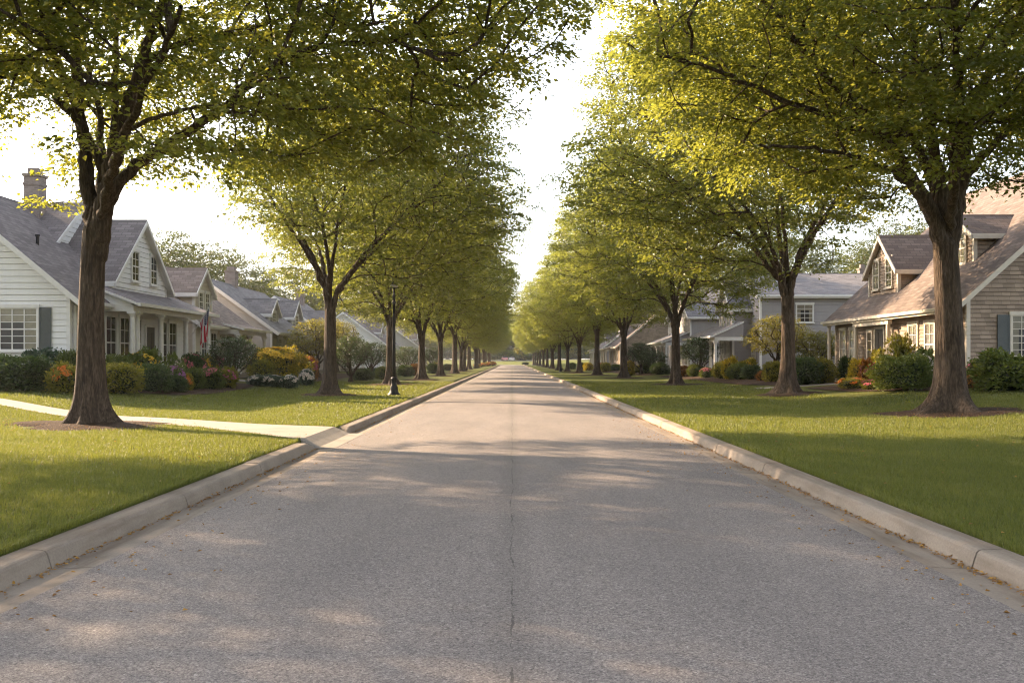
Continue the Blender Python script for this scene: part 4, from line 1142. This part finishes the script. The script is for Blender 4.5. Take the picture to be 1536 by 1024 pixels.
    B('flower_clump', 'pink flowering clump beside the front step', 1304, 542, 572, 26, y=38.5, kind='loose', leafm='bush_rust', bloom='some', bmat='pink')
    B('shrub', 'golden climber by the porch post of the tan house', 1316, 532, 570, 22, y=40.3, kind='loose', leafm='bush_gold')
    B('shrub', 'small dark shrub at the far corner of the tan house', 1268, 536, 566, 22, y=45, kind='mound', leafm='bush_dark')
    B('shrub', 'dark clipped shrub right of the second right trunk', 1205, 536, 577, 62, kind='ball', leafm='bush_dark')
    B('shrub', 'bronze green clipped shrub beside the dark one', 1232, 538, 575, 46, kind='ball', leafm='bush_yellow')
    B('shrub', 'yellow green shrub peeping out left of the second right trunk', 1160, 543, 573, 30, kind='mound', leafm='bush_yellow')
    B('shrub', 'low rusty shrub left of the second right trunk', 1145, 556, 571, 22, kind='low', leafm='bush_rust')
    B('shrub', 'mid green mounded shrub on the two storey house lawn', 1108, 545, 569, 36, kind='ball', leafm='bush_green')
    B('shrub', 'yellowish ball shrub left of the mid green mound', 1082, 543, 568, 28, kind='ball', leafm='bush_yellow')
    B('shrub', 'dark low shrub at the two storey porch', 1128, 548, 569, 30, kind='mound', leafm='bush_dark')
    B('flower_clump', 'coral topped ball shrub on the right lawn', 1060, 551, 567, 22, kind='ball', leafm='bush_green', bloom='top', bmat='red')
    B('shrub', 'green ball shrub right of the third right trunk', 1042, 546, 565, 22, kind='ball', leafm='bush_green')
    B('flower_clump', 'yellow flowering shrub before the two storey porch', 1096, 538, 566, 22, y=58, kind='loose', leafm='bush_gold')
    B('flower_clump', 'second yellow shrub before the two storey porch', 1122, 540, 566, 26, y=58, kind='loose', leafm='bush_yellow', bloom='some', bmat='yellow')
    B('shrub', 'rusty shrub right beside the third right trunk', 1026, 549, 565, 20, kind='mound', leafm='bush_rust')
    B('shrub', 'dark ball shrub just left of the third right trunk', 990, 544, 562, 28, kind='ball', leafm='bush_dark')
    B('shrub', 'green ball shrub left of the dark ball by the third right trunk', 971, 542, 560, 20, kind='ball', leafm='bush_green')
    B('shrub', 'low bronze shrub left of the green ball', 955, 548, 559, 18, kind='mound', leafm='bush_yellow')
    B('flower_clump', 'golden clump just right of the fourth right trunk', 944, 542, 558, 16, y=88, kind='mound', leafm='bush_gold')
    B('shrub', 'green ball shrub left of the fourth right trunk', 924, 546, 556, 18, kind='ball', leafm='bush_green')
    for i, (px, y, w, mt) in enumerate(((908, 112, 16, 'bush_yellow'), (898, 118, 12, 'bush_rust'), (882, 128, 14, 'bush_gold'), (874, 134, 12, 'bush_dark'), (858, 150, 12, 'bush_green'))):
        B('shrub', f'distant {dict(bush_yellow="yellow green", bush_rust="rusty", bush_gold="golden", bush_dark="dark", bush_green="green")[mt]} shrub between far right trunks', px, 544, 0, w, y=y, kind='mound', leafm=mt)
    B('shrub', 'dark clump at the right of the road end', 788, 543, 0, 10, y=285, kind='mound', leafm='bush_dark')
planting()

def pot(x, y):
    mb = MB(); mb.lathe([(.14, 0), (.16, .02), (.22, .34), (.24, .36), (.24, .42), (.205, .42), (.19, .36)], M['lamp_glass'], 18)
    o = mb.obj('planter', None, True); o.location = (x, y, g(x, y) + .02); o.scale = (1.5, 1.5, 1.35); tag(o, 'pale round planter in the bed right of the thick right trunk', 'planter')
pot((1472 - HX) / F * 32, 32)

# ------------------------------------------------------------------ lamp posts
def lamp_post(x, y, label):
    r = empty('street_lamp', (x, y, g(x, y)), 0, (1, 1, .95)); tag(r, label, 'street lamp', 'black street lamps')
    b = MB(); b.lathe([(.27, -.05), (.27, .03), (.22, .08), (.17, .14), (.15, .3), (.155, .34), (.11, .42), (.10, .62), (.125, .66), (.125, .70), (.08, .76)], M['lamp_black'], 20); b.obj('base', r, True)
    p = MB(); p.lathe([(.068, .74), (.06, 2.2), (.05, 3.75), (.075, 3.77), (.075, 3.83), (.05, 3.86), (.048, 4.02), (.07, 4.04), (.07, 4.08), (.042, 4.12), (.04, 4.45)], M['lamp_black'], 16); p.obj('pole', r, True)
    c = MB(); c.lathe([(.10, 4.42), (.155, 4.45), (.155, 4.50), (.09, 4.53)], M['steel'], 16); c.beam((-.2, 0, 4.4), (.2, 0, 4.4), .03, .03, M['lamp_black']); c.obj('collar', r, True)
    l = MB(); l.lathe([(.06, 4.53), (.085, 4.60), (.10, 4.72), (.095, 4.82)], M['lamp_black'], 14); l.lathe([(.12, 4.82), (.13, 4.84), (.10, 4.93), (.05, 4.99), (.02, 5.02), (.015, 5.08)], M['lamp_black'], 14); l.obj('lantern', r, True)
lamp_post(-4.6, 38.8, 'tall black street lamp on the left lawn, in front of the third street tree')
lamp_post((841 - HX) / F * 120, 120, 'distant black street lamp among the right-hand trunks')

# ------------------------------------------------------------------ flag
def flag():
    r = empty('flag', (-14.42, 44.9, 3.05), 0, (1.12, 1.12, 1.12)); tag(r, 'stars and stripes flag hanging from a short pole on the white porch', 'flag')
    p = MB(); p.beam((0, 0, -.35), (.95, -.62, .85), .03, .03, M['white_paint']); p.lathe([(.03, 0), (.035, .03), (.0, .06)], M['steel'], 8, (.95, -.62, .85)); p.obj('flagpole', r)
    n = NT('flag cloth'); uv = n.n('ShaderNodeUVMap').outputs[0]; s = n.n('ShaderNodeSeparateXYZ'); n.l(uv, s.inputs[0])
    st = n.math('LESS_THAN', n.math('FRACT', n.math('MULTIPLY', s.outputs[1], 6.5)), .5)
    c = n.mix(st, (.62, .58, .56), (.46, .03, .05))
    can = n.math('MULTIPLY', n.math('LESS_THAN', s.outputs[0], .42), n.math('GREATER_THAN', s.outputs[1], .4615))
    fx = n.math('SUBTRACT', n.math('FRACT', n.math('MULTIPLY', s.outputs[0], 14.3)), .5); fy = n.math('SUBTRACT', n.math('FRACT', n.math('MULTIPLY', n.math('SUBTRACT', s.outputs[1], .4615), 9.3)), .5)
    d = n.math('ADD', n.math('MULTIPLY', fx, fx), n.math('MULTIPLY', fy, fy))
    c = n.mix(can, c, n.mix(n.math('LESS_THAN', d, .07), (.02, .025, .075), (.6, .58, .56)))
    m = n.done(n.bsdf(c, .85, None, .1))
    a, b = 30, 26; V = []; U = []
    p0 = np.array([.20, -.13, -.14]); p1 = np.array([.92, -.60, .80])
    for i in range(a + 1):
        for j in range(b + 1):
            u, v = i / a, j / b                     # u along the fly (hanging), v along the hoist
            h = p0 + (p1 - p0) * (.25 + .75 * v)
            k = u
            q = h * (1 - .25 * k) + np.array([.55, -.36, h[2]]) * .25 * k
            fold = .07 * math.sin(v * 9.5 + .8 + u * 1.2) * (.25 + u)
            V.append((q[0] + fold, q[1] + fold * .6 + .04 * math.sin(v * 5 + u * 3), q[2] - u * (1.0 + .18 * v) + .03 * math.sin(v * 9))); U.append((u, v))
    Fc = []; 
    for i in range(a):
        for j in range(b): k = i * (b + 1) + j; Fc.append((k, k + 1, k + b + 2, k + b + 1))
    me = fast_mesh('cloth', np.array(V), np.array(Fc), [m], True); ul = me.uv_layers.new(name='UVMap')
    for li, l in enumerate(me.loops): ul.data[li].uv = U[l.vertex_index]
    link('cloth', me, r)
flag()

# ------------------------------------------------------------------ parked cars at the far end
def car(x, y, rz, paint, label):
    r = empty('parked_car', (x, y, g(x, y) + .005), rz); tag(r, label, 'car', "cars parked beyond the road's end")
    pm = simple('car paint ' + label[:12], paint, .25, .05, 3, .6)
    sec = [(-2.2, .35, .62, .80), (-2.15, .30, .95, .84), (-1.5, .25, 1.0, .88), (0, .22, 1.0, .9), (1.3, .25, .98, .88), (2.0, .30, .85, .84), (2.25, .36, .65, .76)]
    mb = MB()
    rings = [[(-w, yy, lo), (-w * 1.02, yy, (lo + hi) / 2), (-w * .93, yy, hi), (w * .93, yy, hi), (w * 1.02, yy, (lo + hi) / 2), (w, yy, lo)] for yy, lo, hi, w in sec]
    for a, b in zip(rings, rings[1:]):
        for i in range(6): mb.face([a[i], a[(i + 1) % 6], b[(i + 1) % 6], b[i]], pm)
    mb.face(rings[0], pm); mb.face(list(reversed(rings[-1])), pm)
    cab = [(-1.95, .96, .76, .98, .74), (-1.35, .98, .72, 1.48, .60), (.25, .98, .72, 1.50, .60), (1.15, .96, .78, .99, .74)]
    rr = [[(-w0, yy, z0), (-w1, yy, z1), (w1, yy, z1), (w0, yy, z0)] for yy, z0, w0, z1, w1 in cab]
    mb.face([rr[1][1], rr[1][2], rr[2][2], rr[2][1]], pm); mb.obj('body', r)
    gb = MB(); gm = M['room']
    gb.face([rr[0][0], rr[0][3], rr[1][2], rr[1][1]], gm); gb.obj('rear_window', r)
    gb = MB(); gb.face([rr[3][3], rr[3][0], rr[2][1], rr[2][2]], gm); gb.obj('windscreen', r)
    for k in (0, 3):
        gb = MB(); kk = 1 if k == 0 else 2
        gb.face([rr[0][k], rr[1][kk], rr[2][kk], rr[3][k]], gm); gb.obj('side_window', r)
    for sx in (-1, 1):
        for yy in (-1.4, 1.4):
            w = MB(); n = 16
            w.lathe([(.33, -.1), (.33, .1)], M['lamp_black'], n); o = w.obj('wheel', r); o.location = (sx * .80, yy, .33); o.rotation_euler = (0, R(90), 0)
        t = MB(); t.box(sx * .55 - .16, sx * .55 + .16, -2.24, -2.17, .68, .84, simple('tail lamp lens', (.4, .02, .02), .3)); t.obj('tail_light', r)
        t = MB(); t.box(sx * .55 - .16, sx * .55 + .16, 2.14, 2.22, .62, .74, M['lamp_glass']); t.obj('headlight', r)
sheet('cross_street', [(-60, 334), (60, 334)], [(-60, 341), (60, 341)], M['asphalt'], .02, 30, 4)
car((757 - HX) / F * 337, 337.5, R(8), (.55, .24, .22), 'reddish parked car seen across the road end, the left one')
car((768 - HX) / F * 337, 337.3, R(-6), (.62, .58, .56), 'pale parked car beside the reddish one across the road end')

# ------------------------------------------------------------------ grass and fallen leaves
def inpath(x, y):
    PNx = np.array(PN); PFx = np.array(PF)
    lo = np.interp(-x, -PNx[:, 0], PNx[:, 1]); hi = np.interp(-x, -PFx[:, 0], PFx[:, 1])
    return (x < 0) & (y > lo - .03) & (y < hi + .03)

def grass():
    rng = np.random.default_rng(4)
    X = []; Y = []; W = []; Hh = []
    for y0, y1, dens, w, h in ((3.2, 8, 4200, .0036, .055), (8, 13, 3600, .0042, .056), (13, 19, 1900, .006, .058), (19, 28, 800, .009, .06), (28, 42, 190, .02, .06), (42, 62, 70, .03, .06)):
        xm = min(.56 * y1 + 2.0, 15.5); A = (xm - 3.62) * (y1 - y0)
        for sd in (-1, 1):
            n = int(A * dens); x = rng.uniform(3.60, xm, n) * sd; y = rng.uniform(y0, y1, n)
            k = np.abs(x) < .56 * y + 1.6
            k &= ~inpath(x, y)
            for tx, ty, r in ALLT:
                if ty < 60: k &= (((x - tx) / 1.12) ** 2 + (y - ty) ** 2) > (r * .93 * (1 + .12 * np.sin(3 * np.arctan2(y - ty, x - tx)))) ** 2
            k &= ~((y > 33) & (np.abs(x) > 11.3)) & ~((y > 31.8) & (np.abs(x) > 13.2))
            x = x[k]; y = y[k]; cl = .5 + .5 * np.sin(x * 2.3 + 1.7 * np.sin(y * 1.1)) * np.sin(y * 1.9 + np.sin(x * 1.3))
            X.append(x); Y.append(y); W.append(np.full(len(x), w) * rng.uniform(.7, 1.3, len(x))); Hh.append(h * rng.uniform(.45, 1.15, len(x)) * (.75 + .45 * cl))
            # a fringe along the kerb
            m = int((y1 - y0) * dens * .10); xf = (3.60 + np.abs(rng.normal(0, .03, m))) * sd; yf = rng.uniform(y0, y1, m); kk = ~((sd < 0) & (yf > GAP[0]) & (yf < GAP[1]))
            xf, yf = xf[kk], yf[kk]; X.append(xf); Y.append(yf); W.append(np.full(len(xf), w)); Hh.append(h * rng.uniform(.6, 1.5, len(xf)))
    x = np.concatenate(X); y = np.concatenate(Y); w = np.concatenate(W); h = np.concatenate(Hh); n = len(x)
    z = gv(x, y); th = rng.uniform(0, 6.28, n); c, s = np.cos(th), np.sin(th)
    ln = h * rng.uniform(.1, .8, n); ta = th + np.pi / 2 + rng.normal(0, .6, n)
    b0 = np.stack([x - c * w / 2, y - s * w / 2, z - .005], 1); b1 = np.stack([x + c * w / 2, y + s * w / 2, z - .005], 1)
    mx, my = x + np.cos(ta) * ln * .35, y + np.sin(ta) * ln * .35
    m0 = np.stack([mx - c * w * .4, my - s * w * .4, z + h * .62], 1); m1 = np.stack([mx + c * w * .4, my + s * w * .4, z + h * .62], 1)
    tip = np.stack([x + np.cos(ta) * ln, y + np.sin(ta) * ln, z + h], 1)
    v = np.stack([b0, b1, m1, m0, tip], 1).reshape(-1, 3); i = np.arange(n)[:, None] * 5
    f = np.concatenate([i + np.array([[0, 1, 2]]), i + np.array([[0, 2, 3]]), i + np.array([[3, 2, 4]])])
    tag(link('grass', fast_mesh('grass', v, f, [M['blade']])), kind='stuff')
grass()

def litter():
    rng = np.random.default_rng(12); P = []
    for sd, n in ((1, 2200), (-1, 1400)):
        y = 3 + 45 * rng.uniform(0, 1, n) ** 1.6
        edge = rng.uniform(0, 1, n) < .8
        x = np.where(edge, 3.335 - np.abs(rng.normal(0, .035, n)), rng.uniform(2.6, 3.3, n)); zz = np.where(x < 3.02, .045 * (1 - (x / 3.03) ** 2), -.008) + .008
        P.append(np.stack([x * sd, y, zz], 1))
    for tx, ty, r in ALLT[:4]:
        n = 260; a = rng.uniform(0, 6.28, n); rr = r * rng.uniform(.35, 1.35, n); xx, yy = tx + rr * np.cos(a) * 1.15, ty + rr * np.sin(a)
        P.append(np.stack([xx, yy, gv(xx, yy) + np.where(rr < r * .9, .085 - .04 * rr / r, .045)], 1))
    for sd in (-1, 1):
        y = 4 + 26 * rng.uniform(0, 1, 170) ** 1.4; x = (3.65 + 6 * rng.uniform(0, 1, 170) ** 1.8) * sd; P.append(np.stack([x, y, gv(x, y) + .05], 1))
        y = 4 + 30 * rng.uniform(0, 1, 90); x = 2.95 - np.abs(rng.normal(0, .5, 90)); P.append(np.stack([x * sd, y, .045 * (1 - (x / 3.03) ** 2) + .008], 1))
    P = np.concatenate(P); n = len(P)
    ax = rng.normal(0, 1, (n, 3)); ax[:, 2] *= .15; nr = rng.normal(0, .3, (n, 3)); nr[:, 2] += 1
    ln = rng.uniform(.02, .05, n); v, f = leaves(P, ax, nr, ln, ln * .55, .3)
    tag(link('fallen_leaves', fast_mesh('fallen_leaves', v, f, [M['litter']])), kind='stuff')
litter()

# ------------------------------------------------------------------ air, light, camera
def haze():
    mb = MB(); n = NT('hazy air'); n.t.nodes.remove(n.out); n.out = n.n('ShaderNodeOutputMaterial')
    pv = n.n('ShaderNodeVolumePrincipled'); pv.inputs['Color'].default_value = (.92, .93, .95, 1); pv.inputs['Density'].default_value = HAZE; pv.inputs['Anisotropy'].default_value = .35
    n.l(pv.outputs[0], n.out.inputs['Volume'])
    mb.box(-410, 410, -70, 720, -1.2, 25, n.m); o = mb.obj('haze'); tag(o, kind='stuff')
HAZE = .00022
haze()

SUN_AZ, SUN_EL = R(35), R(25)
sd = Vector((-math.cos(SUN_EL) * math.cos(SUN_AZ), math.cos(SUN_EL) * math.sin(SUN_AZ), math.sin(SUN_EL)))
sl = bpy.data.lights.new('sun', 'SUN'); sl.energy = 5.0; sl.angle = R(.6); sl.color = (1, .735, .475)
so = link('sun', sl); so.rotation_euler = sd.to_track_quat('Z', 'Y').to_euler(); so.location = (-30, 20, 40)
w = bpy.data.worlds.new('World'); scene.world = w; w.use_nodes = True; t = w.node_tree; t.nodes.clear()
sk = t.nodes.new('ShaderNodeTexSky'); sk.sky_type = 'NISHITA'; sk.sun_disc = False; sk.sun_elevation = SUN_EL
sk.sun_rotation = -(math.pi / 2 - SUN_AZ); sk.air_density = 1.0; sk.dust_density = 2.0; sk.ozone_density = 1.0
bg = t.nodes.new('ShaderNodeBackground'); bg.inputs[1].default_value = .135
ow = t.nodes.new('ShaderNodeOutputWorld'); hs = t.nodes.new('ShaderNodeHueSaturation'); hs.inputs['Saturation'].default_value = .38; t.links.new(sk.outputs[0], hs.inputs['Color']); t.links.new(hs.outputs[0], bg.inputs[0]); t.links.new(bg.outputs[0], ow.inputs[0])

cam = bpy.data.cameras.new('camera'); cam.lens = 35.0; cam.sensor_width = 36; cam.clip_end = 2000; cam.clip_start = .05; cam.shift_y = 28 / 1536
co = link('camera', cam); co.location = (0, 0, EYE); co.rotation_euler = (R(90), 0, 0); scene.camera = co
scene.view_settings.view_transform = 'Standard'; scene.view_settings.look = 'None'; scene.view_settings.exposure = 2.0; scene.view_settings.gamma = 1
cy = scene.cycles
cy.max_bounces = 7; cy.diffuse_bounces = 3; cy.glossy_bounces = 3; cy.transmission_bounces = 5; cy.transparent_max_bounces = 8; cy.volume_bounces = 0
cy.use_denoising = True; cy.filter_width = 1.15
cy.use_adaptive_sampling = True; cy.adaptive_threshold = .02
cy.caustics_reflective = False; cy.caustics_refractive = False
